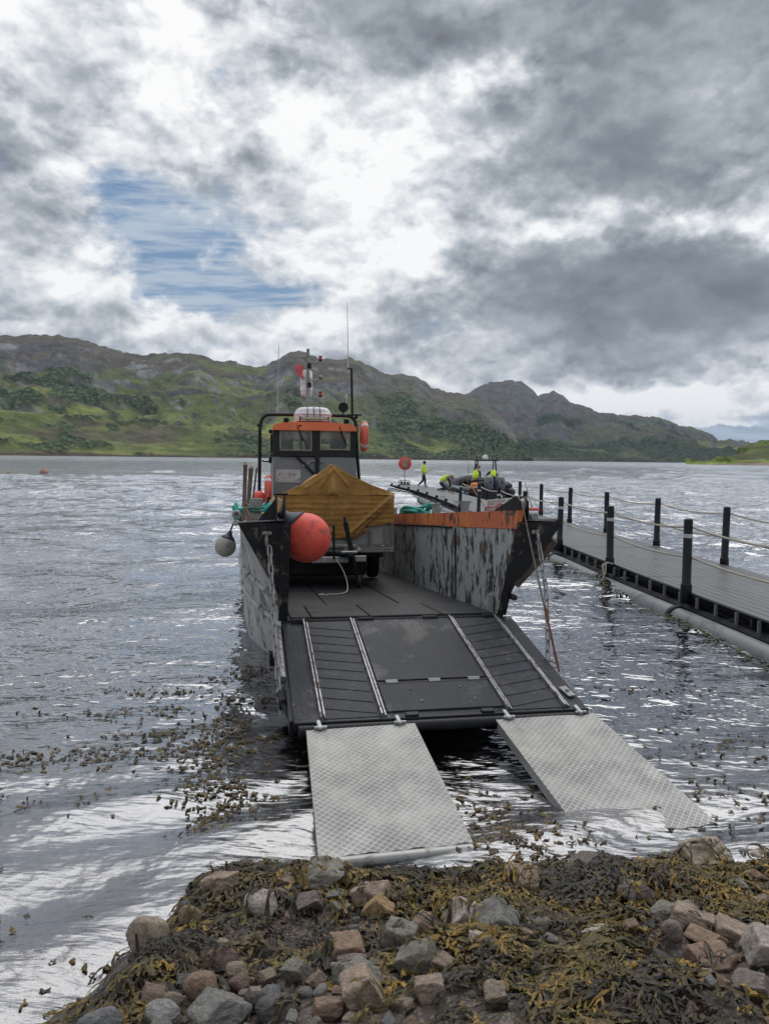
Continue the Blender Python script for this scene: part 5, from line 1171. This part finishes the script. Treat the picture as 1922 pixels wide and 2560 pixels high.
def outboard(x,s,mat):
    m=M(); P=[]
    for z,w,l,yo in ((.50,.20,.30,0),(.62,.24,.36,0),(.85,.26,.42,.0),(1.08,.24,.40,.03),(1.22,.17,.30,.06),(1.27,.06,.12,.08)):
        P.append([Vector((x+se(2*math.pi*j/20,w*s,l*.75*s,3)[0],-.42+se(2*math.pi*j/20,w*s,l*.75*s,3)[1]+yo,z*s+.05)) for j in range(21)])
    m.grid(P); c=m.build('outboard_cowl',mat,rib)
    m=M(); m.box((x,-.42,.1),(.14*s,.22*s,.9),bev=.03); m.box((x,-.42,-.3),(.10,.3,.1),bev=.03); m.build('outboard_leg',MT['rib_black'],c)
    m=M(); m.box((x,-.74*s-.0,.95*s),(.05,.02,.16)); m.build('cowl_badge',MT['black_steel'],c)
outboard(-.30,1.0,MT['motor']); outboard(.38,1.0,MT['motor'])
m=M(); m.box((1.0,.2,.72),(.65,.5,.30),rot=(0,0,.2),bev=.10); m.tube([(.75,-.1,.9),(1.0,.1,.95),(1.3,.2,.8)],.03,6); m.build('stern_locker',MT['rib_black'],rib)
m=M(); m.sphere((-1.05,-.25,.72),.26,16,10,(1.1,1,.8)); m.build('orange_bag',MT['orange_bag'],loc=RBF,label='orange bag on the port stern tube of the black inflatable',cat='bag')
m=M(); m.tube(bez([pp(44.2,PW+.05,.60),pp(43.0,PW+.08,.62),pp(42.0,PW+.04,.55),pp(41.0,PW+.08,.40)],5),.03,8); m.build('fender_rail',MT['blue_paint'],label='pale blue plastic tube along the walkway edge beside the kneeling person',cat='tube')
m=M(); m.tube([(4.95,45.3,.36),(4.97,45.3,3.05)],[.022,.012],8); m.build('boat_hook',MT['wood_tan'],label='tall thin tan boat hook standing upright beside the inflatable',cat='pole')
for k,(y,o_) in enumerate(((40.6,1.7),(41.6,1.75),(42.6,1.8))):
    m=M(); p=pp(y,o_,DZ); m.tube([p+Vector((.18*math.cos(a),0,.22*math.sin(a))) for a in [math.pi*q/8 for q in range(9)]],.022,6); m.v=[WI@v for v in m.v]; m.build('mooring_hoop',MT['post_black'],walk)
# ------------------------------------------------------------------ people
def skin(name,mat,pts,edges,rad,parent,root,label=None):
    me=bpy.data.meshes.new(name); me.from_pydata([tuple(p) for p in pts],edges,[]); me.materials.append(mat)
    o=bpy.data.objects.new(name,me); COL.objects.link(o); o.parent=parent
    sk=o.modifiers.new('skin','SKIN'); sk.use_smooth_shade=True
    for i,r in enumerate(rad): me.skin_vertices[0].data[i].radius=(r,r) if not isinstance(r,tuple) else r
    for i in range(len(pts)): me.skin_vertices[0].data[i].use_root=(i==root)
    s=o.modifiers.new('sub','SUBSURF'); s.levels=1; s.render_levels=2
    return o
def person(mat,label,J,jacket,trousers,hat=None,sleeves=None,boots=None):
    o=empty('person',mat,label,'person','crew in hi-vis working at the far end of the walkway')
    g={k:Vector(v) for k,v in J.items()}
    names=['pelvis','waist','chest','neck','head','crown','nose','shl','ell','wrl','shr','elr','wrr','hil','knl','anl','tol','hir','knr','anr','tor']
    hd=(g['crown']-g['neck']).normalized(); face=g.get('face',Vector((1,0,0)))
    g['head']=g['neck']+hd*.11; g['nose']=g['head']+face*.095
    pts=[g[n] for n in names]; ix={n:i for i,n in enumerate(names)}
    E=[('pelvis','waist'),('waist','chest'),('chest','neck'),('neck','head'),('head','crown'),('head','nose'),('chest','shl'),('shl','ell'),('ell','wrl'),('chest','shr'),('shr','elr'),('elr','wrr'),('pelvis','hil'),('hil','knl'),('knl','anl'),('anl','tol'),('pelvis','hir'),('hir','knr'),('knr','anr'),('anr','tor')]
    edges=[(ix[a],ix[b]) for a,b in E]
    rad=[.12,.11,.135,.055,.085,.06,.02,.06,.045,.028,.06,.045,.028,.09,.058,.042,.035,.09,.058,.042,.035]
    for w,e in (('wrl','ell'),('wrr','elr')):     # palm and five fingers
        d=(g[w]-g[e]).normalized(); side=d.cross(Vector((0,0,1))); side=side.normalized() if side.length>.1 else Vector((1,0,0)); dn=d.cross(side)
        pi=len(pts); pts.append(g[w]+d*.07); rad.append(.03); edges.append((ix[w],pi))
        for k,(sd_,L) in enumerate(((-.032,.065),(-.011,.075),(.011,.07),(.032,.055))):
            a=pts[pi]+side*sd_+d*.03; b=a+d*L*.5+dn*.01; c=b+d*L*.4+dn*.03
            for q in (a,b,c): pts.append(q); rad.append(.009)
            n=len(pts); edges+=[(pi,n-3),(n-3,n-2),(n-2,n-1)]
        a=g[w]+d*.04-side*.035; b=a+d*.035-side*.02; pts+= [a,b]; rad+=[.011,.009]; n=len(pts); edges+=[(pi,n-2),(n-2,n-1)]
    body=skin('body',MT['skin'],pts,edges,rad,o,0)
    J2=['waist','chest','shl','ell','wrl','shr','elr','wrr','pelvis']
    jp=[g[n] for n in J2]; jp[4]=g['ell'].lerp(g['wrl'],.9); jp[7]=g['elr'].lerp(g['wrr'],.9)
    if sleeves:
        skin('vest',jacket,[g['pelvis'].lerp(g['waist'],.5),g['waist'],g['chest'],g['chest'].lerp(g['neck'],.6),g['chest'].lerp(g['shl'],.8),g['chest'].lerp(g['shr'],.8)],[(0,1),(1,2),(2,3),(2,4),(2,5)],[.17,.175,.195,.10,.13,.13],o,0)
        [skin('sleeve',sleeves,[g['sh'+q],g['el'+q],jp[e_]],[(0,1),(1,2)],[.088,.066,.048],o,0) for q,e_ in (('l',4),('r',7))]
    else:
        skin('jacket',jacket,[g['pelvis'].lerp(g['waist'],.3),g['waist'],g['chest'],g['chest'].lerp(g['neck'],.7),g['shl'],g['ell'],jp[4],g['shr'],g['elr'],jp[7]],[(0,1),(1,2),(2,3),(2,4),(4,5),(5,6),(2,7),(7,8),(8,9)],[.16,.155,.17,.08,.09,.068,.05,.09,.068,.05],o,0)
    skin('trousers',trousers,[g['waist'].lerp(g['pelvis'],.6),g['pelvis'],g['hil'],g['knl'],g['knl'].lerp(g['anl'],.88),g['hir'],g['knr'],g['knr'].lerp(g['anr'],.88)],[(0,1),(1,2),(2,3),(3,4),(1,5),(5,6),(6,7)],[.14,.145,.115,.08,.062,.115,.08,.062],o,1)
    for s_ in 'lr':
        a,t=g['an'+s_],g['to'+s_]; skin('boot',boots or MT['black_steel'],[a+(g['kn'+s_]-a).normalized()*.12,a,a.lerp(t,.5),t],[(0,1),(1,2),(2,3)],[.055,.058,.048,.04],o,1)
    m=M(); c=g['head']+hd*.055-face*.012; m.sphere(c,.112,14,9,(1,1,.95)); m.v=[v for v in m.v]; 
    m.build('hat' if hat else 'hair',hat or MT['hair'],o)
    for sx in (-1,1):
        m=M(); m.sphere(g['head']+face*.075+face.cross(hd)*sx*.032+hd*.01,.012,8,5); m.build('eye',MT['rubber'],o)
    return o
Z0=Matrix.Translation
# striding left figure, seen side on, arm out to the right
person(Z0((2.55,50.0,DZ)),'person in yellow hi-vis jacket and dark hat striding right by the lifebuoy station',
 dict(pelvis=(0,0,.86),waist=(-.03,0,1.02),chest=(-.06,0,1.26),neck=(.02,0,1.46),crown=(.06,0,1.72),face=(1,0,0),shl=(-.06,.17,1.38),ell=(.14,.22,1.15),wrl=(.40,.18,1.13),shr=(-.08,-.17,1.38),elr=(-.10,-.24,1.10),wrr=(.14,-.2,.98),hil=(0,.09,.82),knl=(.10,.1,.46),anl=(.10,.1,.08),tol=(.26,.1,.04),hir=(0,-.09,.82),knr=(-.06,-.1,.42),anr=(-.36,-.1,.16),tor=(-.30,-.1,.03)),MT['hivis'],MT['dark_cloth'],hat=MT['rubber'],boots=MT['boot'])
# kneeling figure bent forward
person(Z0((3.42,44.8,DZ)),'person kneeling and bending over the walkway edge in hi-vis vest and navy trousers',
 dict(pelvis=(-.12,0,.46),waist=(-.06,0,.62),chest=(.16,0,.82),neck=(.36,0,.86),crown=(.58,0,.80),face=(.3,0,-.95),shl=(.28,.17,.80),ell=(.42,.2,.50),wrl=(.44,.15,.20),shr=(.26,-.17,.80),elr=(.38,-.2,.50),wrr=(.46,-.12,.18),hil=(-.1,.1,.42),knl=(.16,.12,.08),anl=(-.26,.12,.10),tol=(-.34,.12,.04),hir=(-.1,-.1,.42),knr=(.18,-.12,.09),anr=(-.24,-.12,.10),tor=(-.33,-.12,.04)),MT['hivis'],MT['navy_cloth'],sleeves=MT['dark_cloth'],boots=MT['boot'])
# leaning figure on the port side of the boat
person(RBF@Z0((-.72,.6,.24)),'person in hi-vis vest and navy trousers leaning beside the left post of the boat frame',
 dict(pelvis=(-.08,0,.80),waist=(-.03,0,.96),chest=(.06,.05,1.22),neck=(.16,.08,1.40),crown=(.24,.1,1.62),face=(.7,.7,0),shl=(-.06,.12,1.36),ell=(.10,.3,1.5),wrl=(.20,.3,1.75),shr=(.18,-.06,1.34),elr=(.3,.1,1.1),wrr=(.4,.3,1.0),hil=(-.16,0,.78),knl=(-.22,.05,.44),anl=(-.26,0,.08),tol=(-.24,.15,.04),hir=(0,0,.78),knr=(.06,.08,.44),anr=(.02,0,.08),tor=(.06,.15,.04)),MT['hivis'],MT['navy_cloth'],sleeves=MT['navy_cloth'])
# figure bent over in the boat, back to the camera
person(RBF@Z0((.28,.55,.24)),'person bent over inside the boat in hi-vis vest and navy trousers, back turned',
 dict(pelvis=(0,-.10,.86),waist=(.03,.0,1.04),chest=(.12,.14,1.24),neck=(.20,.30,1.32),crown=(.26,.48,1.22),face=(0,.5,-.8),shl=(-.06,.18,1.28),ell=(-.26,.2,1.08),wrl=(-.12,.4,.86),shr=(.28,.14,1.26),elr=(.36,.2,.98),wrr=(.26,.42,.82),hil=(-.13,-.08,.82),knl=(-.17,.02,.45),anl=(-.18,-.05,.08),tol=(-.18,.1,.04),hir=(.12,-.08,.82),knr=(.17,.04,.45),anr=(.18,-.05,.08),tor=(.18,.1,.04)),MT['hivis'],MT['navy_cloth'],sleeves=MT['navy_cloth'])
m=M(); m.tube(bez([(2.98,50.2,1.42),(3.05,49.0,.9),(3.3,46.6,.5),(3.7,45.4,.42),(3.9,45.0,.50)],6),.011,5); m.build('hand_line',MT['rope_white'],label='thin pale line running from the striding person to the kneeling one',cat='rope')
# buoys far out on the loch
for x,y,r_,mt_,lb in ((-39.6,88.4,.44,pm('faded_buoy',(.36,.17,.15),.6,0,.1,3,0),'faded pink round mooring buoy far out on the left'),(-41.8,84.6,.24,MT['wood_tan'],'small tan float low in the water left of the pink buoy')):
    m=M(); m.sphere((0,0,0),r_,20,12); m.lathe([(r_*.12,0),(r_*.12,r_*.3),(0,r_*.32)],(0,0,r_*.9),10); m.build('mooring_buoy',mt_,loc=Matrix.Translation((x,y,.12)),label=lb,cat='buoy',group='buoys far out on the water')
# ------------------------------------------------------------------ stones
def rock(name,seed,n=3,facet=7,soft=10):
    rs=np.random.RandomState(seed); bm=bmesh.new(); bmesh.ops.create_icosphere(bm,subdivisions=5,radius=1)
    co=np.array([v.co[:] for v in bm.verts])
    if facet:
        q,_=np.linalg.qr(rs.normal(size=(3,3))*.35+np.eye(3)); nn=np.concatenate([q.T,-q.T,rs.normal(size=(facet,3))]); nn/=np.linalg.norm(nn,axis=1)[:,None]
        dd=np.concatenate([rs.uniform(.5,.75,6),rs.uniform(.66,.9,facet)])
    else:
        nn=rs.normal(size=(10,3)); nn/=np.linalg.norm(nn,axis=1)[:,None]; dd=rs.uniform(.75,1.0,10)
    pr=co@nn.T; rr=np.where(pr>.05,dd[None]/np.maximum(pr,.05),9.0); k=soft; r=-np.log(np.exp(-k*rr).sum(1)+np.exp(-k*1.1))/k
    a,b=co[:,0]*2+seed+co[:,2]*.6,co[:,1]*2+co[:,2]*1.7; r=r*(1+.13*(fbm(a*1.3,b*1.3,4,seed)-.5)+.06*(fbm(a*5,b*5,4,seed+9)-.5))
    crack=fbm(a*1.1+9,b*1.1,3,seed+20)-.5; r=r*(1-.05*np.exp(-(crack/.02)**2))
    co=co*r[:,None]; co/=np.abs(co).max(0)[None]
    for v,c in zip(bm.verts,co): v.co=c
    me=bpy.data.meshes.new(name); bm.to_mesh(me); bm.free(); me.polygons.foreach_set('use_smooth',[True]*len(me.polygons)); me.materials.append(MT['stone']); me.update(); return me
RK=[rock('stone',100+i,facet=(3+i%4),soft=(60 if i%2 else 38)) for i in range(9)]+[rock('stone',200+i,facet=0,soft=6) for i in range(4)]
PK=(.28,.205,.155);RB=(.215,.14,.095);GR=(.165,.16,.15);BG=(.13,.133,.138);TN=(.26,.21,.155);OC=(.30,.19,.085);PL=(.38,.33,.29);DK=(.075,.072,.068);GG=(.17,.16,.13);PU=(.17,.135,.12);DR=(.15,.095,.075)
ST=[(-.96,3.04,.19,.18,TN,9,'big round barnacled boulder at the left tip of the shore'),(-.88,2.29,.15,.13,BG,10,'smooth blue-grey stone in the bottom left corner at the water edge'),(-.76,3.48,.17,.11,PK,2,'tan-pink angular stone just right of a small dark one on the left shore'),(-.83,3.20,.11,.10,RB,9,'reddish stone touching the right side of the round barnacled boulder'),(-.53,3.28,.16,.12,PL,11,'pale rounded stone with a strand of seaweed on top'),(-.30,3.62,.27,.08,GG,4,'flat grey slab just below the foot of the left tread plate'),(-.46,3.60,.12,.07,PK,1,'small tan wedge stone left of the flat grey slab'),(-.32,3.35,.14,.10,PU,3,'brown-purple stone below the flat grey slab'),(-.04,3.43,.20,.10,PK,0,'long tan stone slanting up to the right near the shore middle'),(-.01,3.23,.14,.12,OC,5,'ochre yellow rough stone under the long tan one'),(-.18,3.35,.10,.06,GG,6,'small pale grey stone left of the ochre one'),
(-.14,2.84,.16,.12,RB,7,'rounded red-brown stone above two stacked greenish ones'),(-.09,2.75,.16,.08,PU,10,'flat brown stone directly under the red-brown one'),(-.08,2.58,.20,.11,GG,8,'broad greenish tan stone third down in the central stack'),(-.06,2.38,.20,.14,PK,4,'large pink-grey boulder at the bottom edge near the centre'),(-.16,2.33,.12,.08,RB,2,'mossy brown stone at the bottom edge left of the pink-grey boulder'),(-.61,2.50,.13,.10,RB,9,'reddish rounded stone among the lower left cobbles'),(-.58,2.70,.11,.12,DR,12,'dark red oval stone standing on end'),(-.52,2.33,.22,.12,GR,4,'long grey rock lying diagonally at the lower left'),(-.70,2.32,.12,.06,(.24,.24,.23),11,'pale grey oval cobble at the bottom left'),(-.69,2.43,.07,.06,TN,12,'small tan cobble above the pale grey oval one'),(-.49,2.57,.09,.07,DR,10,'small wine-red cobble in the lower left group'),(-.41,2.40,.08,.07,DK,12,'small dark grey cobble right of the long grey rock'),(-.33,2.35,.14,.08,DK,9,'dark flat cobble at the bottom between grey rock and mossy stone'),(-.37,2.46,.08,.05,BG,11,'small blue-grey cobble above the dark flat one'),(-.53,2.67,.09,.07,TN,10,'tan cobble right of the dark red oval stone'),(-.30,2.68,.12,.10,GG,3,'mossy brown block half under weed, left of the central stack'),(-.88,3.35,.08,.06,BG,12,'small blue-grey cobble behind the round barnacled boulder'),(-.86,3.50,.12,.05,DK,8,'thin dark stone at the water edge by the tan-pink one'),
(.70,3.56,.21,.16,PK,1,'blocky pink stone set in the weed right of the end roller'),(.34,3.03,.16,.15,PL,5,'pale pink angular stone with a flat bright face in the middle'),(.20,3.01,.16,.12,RB,2,'tan-brown stone left of the pale pink angular one'),(.08,2.87,.15,.15,GG,6,'grey pointed stone below the tan-brown one'),(.14,2.66,.17,.14,GG,0,'weedy grey-brown boulder under the grey pointed stone'),(.47,2.94,.25,.17,GR,4,'large tilted grey slab right of the pale pink angular stone'),(.24,2.60,.10,.08,PK,3,'small pink stone on the sand right of the weedy boulder'),(.16,2.39,.12,.07,PK,7,'low pink rock in the sand at the bottom middle'),(.39,2.72,.13,.07,PL,8,'pale flat stone under the tilted grey slab'),(.64,2.98,.15,.08,GG,6,'olive flat stone just right of the tilted grey slab'),(1.18,3.38,.20,.13,PU,4,'purple-grey striped wedge stone on the right'),(1.36,3.56,.18,.11,RB,0,'wet red-brown rock at the right water edge'),(1.76,3.97,.28,.14,TN,1,'big brown slab standing in the shallow water at right'),(1.36,3.27,.20,.11,GG,8,'grey-green stone among weed at right'),(1.26,3.16,.17,.11,GG,3,'rounded grey stone below the striped wedge'),(1.27,2.97,.19,.11,PK,2,'large pink rock above the sandy patch at right'),(1.40,2.92,.17,.11,PK,7,'second pink rock right beside the large one, split by a crack'),(1.27,2.84,.18,.07,RB,4,'flat red stone on the sandy patch at right'),(1.14,2.84,.10,.08,PU,9,'small purple stone left of the flat red stone'),(1.73,3.51,.15,.08,GR,4,'grey striped stone at the right under draped weed'),(1.77,3.39,.10,.08,PK,10,'small rounded pink stone at the right edge'),(1.42,2.67,.16,.15,PL,1,'pink and white stone at the right edge of the frame'),(1.87,3.64,.15,.09,RB,5,'brown stone at the far right behind the striped one'),(1.27,2.46,.15,.11,PU,3,'grey-brown stone in the bottom right corner'),(2.09,4.08,.20,.09,PL,8,'pale yellowish flat stone at the right water edge'),(2.13,4.38,.18,.09,PK,11,'pink stone mostly under water at far right'),(.85,2.82,.15,.07,PL,8,'pale stone strip showing through the central weed'),(.67,2.77,.17,.06,GR,4,'grey stone strip showing through weed, lower middle'),(.38,2.35,.10,.10,TN,3,'weed-tipped olive stone at the bottom right of centre'),(1.23,2.71,.20,.09,RB,6,'broad brown-pink rock low in the right sandy patch'),(.43,3.55,.12,.08,RB,12,'brown cobble in weed left of the blocky pink stone'),(-.76,2.46,.13,.06,DR,8,'flat reddish stone left of the tan cobble')]
random.seed(21); taken=[]
def gz(x,y): return float(groundz(np.array([x]),np.array([y]))[0])
for x,y,w,h,c,k,lb in ST:
    o=bpy.data.objects.new('stone',RK[k]); COL.objects.link(o); d=w*random.uniform(.7,.9)
    o.scale=(w/2,d/2,h/2*1.05); o.location=(x,y,gz(x,y)+h*.24+.010); o.rotation_euler=(random.uniform(-.2,.2),random.uniform(-.25,.25),random.uniform(-.5,.5)); o.color=(*c,1)
    tag(o,lb,'stone','boulders and stones on the shore'); taken.append((x,y,max(w,d)/2))
def free(x,y,r,f=.85): return all(math.hypot(x-a,y-b)>(r+c)*f for a,b,c in taken)
pal=[PK,RB,GR,BG,TN,GG,PU,DR,DK,GR,RB]
def bare(x,y): # stony patches that the weed leaves open
    b=math.exp(-(((x+.42)/.42)**2+((y-2.42)/.33)**2))+.9*math.exp(-(((x-1.3)/.32)**2+((y-2.75)/.30)**2))+.75*math.exp(-(((x+.02)/.22)**2+((y-2.45)/.3)**2))+.45*math.exp(-(((x+.55)/.5)**2+((y-3.42)/.16)**2))
    return min(1,b)
n=0
for it in range(9000):
    if n>=232: break
    x=random.uniform(-1.05,2.2); y=random.uniform(2.15,3.95); bb=bare(x,y)
    if random.random()>bb+.07: continue
    w=min(.11,.042*math.exp(random.gauss(.25,.42)))*(1.0 if bb>.3 else .8)
    if x<-.6-(3.0-y)*.15 and y<2.9 and random.random()<.4: continue
    if not free(x,y,w/2,.8): continue
    o=bpy.data.objects.new('pebble',random.choice(RK)); COL.objects.link(o); o.scale=(w/2,w/2*random.uniform(.65,1),w/2*random.uniform(.45,.8)); o.location=(x,y,gz(x,y)+w*.24); o.rotation_euler=(random.uniform(-.3,.3),random.uniform(-.3,.3),random.uniform(0,6)); kf=random.uniform(.7,1.25); o.color=(*[q*kf for q in random.choice(pal)],1)
    tag(o,'small wet pebble lying between the larger stones on the shore','pebble','small pebbles on the shore'); taken.append((x,y,w/2)); n+=1
# drowned stones and weed seen through the shallows
# ------------------------------------------------------------------ seaweed: thousands of forked fronds
SV=[];SF=[];SC=[]
rs=np.random.RandomState(12)
DRK=np.array([.011,.0095,.007]);BRN=np.array([.058,.040,.017]);OLV=np.array([.12,.092,.018]);OCH=np.array([.26,.16,.026])
def heightfield():
    xs=np.linspace(-1.6,2.6,210); ys_=np.linspace(2.0,5.2,160); X,Y=np.meshgrid(xs,ys_); H=groundz(X,Y)
    H2=H.copy()
    for x,y,w,h,c,k,lb in ST:
        d=np.hypot((X-x)/(w/2),(Y-y)/(w*.4)); H2=np.maximum(H2,np.where(d<1,gz(x,y)+h*.24+h*.52*np.sqrt(np.clip(1-d*d,0,1)),-9))
    return xs,ys_,H,H2
hx_,hy_,HH,HH2=heightfield()
HB_=HH
def hz(x,y):
    i=np.clip((x-hx_[0])/(hx_[1]-hx_[0]),0,len(hx_)-1.001); j=np.clip((y-hy_[0])/(hy_[1]-hy_[0]),0,len(hy_)-1.001)
    i0=int(i);j0=int(j);fi=i-i0;fj=j-j0
    return (HH[j0,i0]*(1-fi)+HH[j0,i0+1]*fi)*(1-fj)+(HH[j0+1,i0]*(1-fi)+HH[j0+1,i0+1]*fi)*fj
def ribbon(p,th,L,w,cb,ct,lift,curl,depth=0,surf=None,thick=0.0,seg=7):
    """one strap of weed that crawls over the ground, forking as it goes"""
    x,y=p; base=len(SV); up=rs.uniform(0,1); tw=rs.uniform(-1,1)*.35
    pts=[]
    for s in range(seg+1):
        t=s/seg; g=(surf(x,y) if surf else hz(x,y)); z=g+thick+lift*math.sin(math.pi*min(1,t*1.15))+.004*math.sin(9*t+up*6)
        pts.append((x,y,z,th,t)); th+=curl/seg+rs.normal()*.16; x+=math.cos(th)*L/seg; y+=math.sin(th)*L/seg
    for (x,y,z,a,t) in pts:
        ww=w*(.55+.75*math.sin(math.pi*min(1,.15+.8*t)))*(1+.22*math.sin(t*17+up*9)); roll=(tw+.6*math.sin(t*5+up*6.28))*(.12 if surf else 1)
        nx,ny=-math.sin(a)*math.cos(roll),math.cos(a)*math.cos(roll); nz=math.sin(roll)*.8
        c=cb*(1-t)+ct*t; 
        for sgn in (-1,1): SV.append((x+nx*ww*sgn,y+ny*ww*sgn,z+nz*ww*sgn+abs(nz)*ww*.6)); SC.append(c)
    for s in range(seg): b=base+2*s; SF.append((b,b+1,b+3,b+2))
    if depth<2 and L>.035:
        for q in (rs.randint(2,seg-1),rs.randint(3,seg)):
            x,y,z,a,t=pts[q]; ribbon((x,y),a+rs.choice([-1,1])*rs.uniform(.35,.9),L*rs.uniform(.38,.6),w*.92,cb*(1-t)+ct*t,ct,lift*.6,rs.normal()*.6,depth+1,surf,thick+lift*.4,max(4,seg-2))
def densw(x,y):
    d=.18+.82*float(sstep(y,3.25,3.55)) if True else 0
    d=max(d,1.0*math.exp(-(((x-.85)/.45)**2+((y-2.75)/.45)**2)),.85*math.exp(-(((x+.88)/.16)**2+((y-2.78)/.28)**2)),.7*math.exp(-(((x+.2)/.25)**2+((y-3.0)/.16)**2)),.75*math.exp(-(((x-1.75)/.4)**2+((y-3.4)/.4)**2)),.5*math.exp(-(((x-.45)/.3)**2+((y-3.2)/.2)**2)),.6*math.exp(-(((x-.95)/.3)**2+((y-2.3)/.25)**2)))
    d*=1-.75*bare(x,y); 
    if x<-1.0-.25*(3.2-y): d*=max(0,1-(-1.0-.25*(3.2-y)-x)/.15)
    if x<-.9 and y<3.0: d=max(d,.55*(1 if x>-1.0-.25*(3.2-y) else 0))
    if x<-.55 and y>3.3: d*=.6
    d*=.35+1.1*float(fbm(np.array([x*3.1]),np.array([y*3.1]),3,51)[0])
    return d
cnt=0
while cnt<4800:
    x=rs.uniform(-1.4,2.35); y=rs.uniform(2.0,4.08+.14*math.sin(x*3.1)+.07*math.sin(x*9)+.12*max(0,x-.9))
    if -.45<x<.95 and y>3.86: continue
    if rs.rand()>densw(x,y): continue
    HH=HH2 if rs.rand()<.13 else HB_
    if HH is HB_ and not free(x,y,0,.85) and rs.rand()<.97: continue
    if HH is HH2 and not free(x,y,0,.55): continue
    k=float(fbm(np.array([x*4+7]),np.array([y*4]),3,52)[0])+rs.normal()*.06; k2=rs.rand()
    kk=k+rs.normal()*.05
    if kk<.49: cb,ct=DRK,(DRK*rs.uniform(1.5,3.5) if k2<.65 else BRN)
    elif kk<.56: cb,ct=DRK*1.5,(OLV*rs.uniform(.5,1) if k2<.6 else BRN*rs.uniform(.7,1.5))
    else: cb,ct=BRN*rs.uniform(.4,.9),(OCH*rs.uniform(.4,1.1) if k2<.5 else OLV*rs.uniform(.5,1.1))
    edge_=float(1-sstep(y,3.65,4.0))*float(sstep(x,-1.1,-.85))
    mound=(.015+.075*edge_)*float(fbm(np.array([x*2.3]),np.array([y*2.3+5]),3,55)[0])*densw(x,y)
    fd=-1.7+5.5*(float(fbm(np.array([x*1.6+3]),np.array([y*1.6]),2,58)[0])-.5)
    ribbon((x,y),fd+rs.normal()*.45,rs.uniform(.08,.26),rs.uniform(.0030,.0072),cb,ct,rs.uniform(.004,.028),rs.normal()*.6,0,None,mound*rs.uniform(.2,1.2)+.004)
    cnt+=1
# air bladders in the ochre tips
def stuffmesh(name,V_,F_,C_,kind='stuff'):
    me=bpy.data.meshes.new(name); me.from_pydata(V_,[],F_); me.materials.append(MT['weed']); at=me.color_attributes.new('Col','FLOAT_COLOR','POINT')
    at.data.foreach_set('color',np.concatenate([np.array(C_),np.ones((len(C_),1))],1).astype(np.float32).ravel()); me.polygons.foreach_set('use_smooth',[True]*len(me.polygons)); me.update()
    o=bpy.data.objects.new(name,me); COL.objects.link(o); return tag(o,kind=kind)
stuffmesh('seaweed',SV,SF,SC)
# floating weed on the loch
SV=[];SF=[];SC=[]
wz=lambda x,y: float(waterz(np.array([x]),np.array([y]))[0])
def floatclump(cx,cy,n,rx,ry,sz=1.0):
    for i in range(n):
        x=cx+rs.normal()*rx; y=cy+rs.normal()*ry
        z0=wz(x,y); k=rs.rand(); cb=BRN*.5 if k<.65 else BRN; ct=BRN*.8 if k<.6 else (OCH*.45 if k<.9 else OCH*.8)
        if rs.rand()<.04: # tip standing out of the water
            L=rs.uniform(.015,.035)*sz; w=.008*sz; a=rs.uniform(0,6.28); b=len(SV); q=rs.normal()*.012
            for t in (0,.5,1): 
                for s in (-1,1): SV.append((x+math.cos(a)*w*s*(1.2-t*.4)+q*t,y+math.sin(a)*w*s,z0-.005+L*t)); SC.append(cb*(1-t)+ct*t)
            SF.extend([(b,b+1,b+3,b+2),(b+2,b+3,b+5,b+4)])
        else: ribbon((x,y),rs.uniform(0,6.28),rs.uniform(.025,.06)*sz,rs.uniform(.0045,.0085)*sz,cb,ct,.002,rs.normal(),1,lambda a,b:z0,.005,4)
for i in range(62):
    x=rs.uniform(-3.6,-.75); y=rs.uniform(4.3,7.4); 
    if x< -.62*y*.52: continue
    floatclump(x,y,int(rs.uniform(5,26)),rs.uniform(.06,.26),rs.uniform(.03,.10),1.0)
for cx,cy,n,rx,ry in ((-1.28,6.1,120,.10,.45),(-1.35,7.6,90,.14,.22),(-1.15,5.2,110,.12,.35),(-1.1,4.7,60,.14,.2),(-1.85,5.4,120,.45,.12),(-2.4,5.3,90,.5,.12),(-1.6,5.9,80,.4,.10),(-2.2,6.4,70,.5,.10),(-2.1,7.0,60,.45,.10),(-2.5,4.6,60,.4,.15),(.65,4.5,140,.20,.25),(.9,4.2,90,.25,.12),(2.2,5.6,40,.5,.12),(2.6,5.0,40,.5,.15),(1.9,4.9,40,.35,.1),(3.0,5.9,50,.4,.2),(2.5,7.2,20,.3,.06),(2.4,4.5,60,.4,.12),(-1.45,3.0,18,.3,.25),(-1.9,3.5,10,.3,.2)): floatclump(cx,cy,n,rx,ry)
for i in range(150): # fringe of green weed along the pipe float
    y=rs.uniform(7.5,24); p=pp(y,-.36+rs.normal()*.03,0); k=len(SV); floatclump(p.x,p.y,3,.04,.12,1.6)
    for q in range(k,len(SV)): SC[q]=np.array([.075,.09,.02])*rs.uniform(.4,1.2)
stuffmesh('floating_seaweed',SV,SF,SC)
# ------------------------------------------------------------------ haze over the loch
m=bpy.data.materials.new('loch_haze'); m.use_nodes=True; nt=m.node_tree; nt.nodes.clear()
pv=nt.nodes.new('ShaderNodeVolumePrincipled'); pv.inputs['Color'].default_value=(.66,.80,1.0,1); pv.inputs['Density'].default_value=.00004; pv.inputs['Anisotropy'].default_value=.2
mo=nt.nodes.new('ShaderNodeOutputMaterial'); nt.links.new(pv.outputs[0],mo.inputs['Volume'])
b=M(); b.box((0,0,340),(26000,26000,700)); hz_o=b.build('haze',m,kind='stuff')
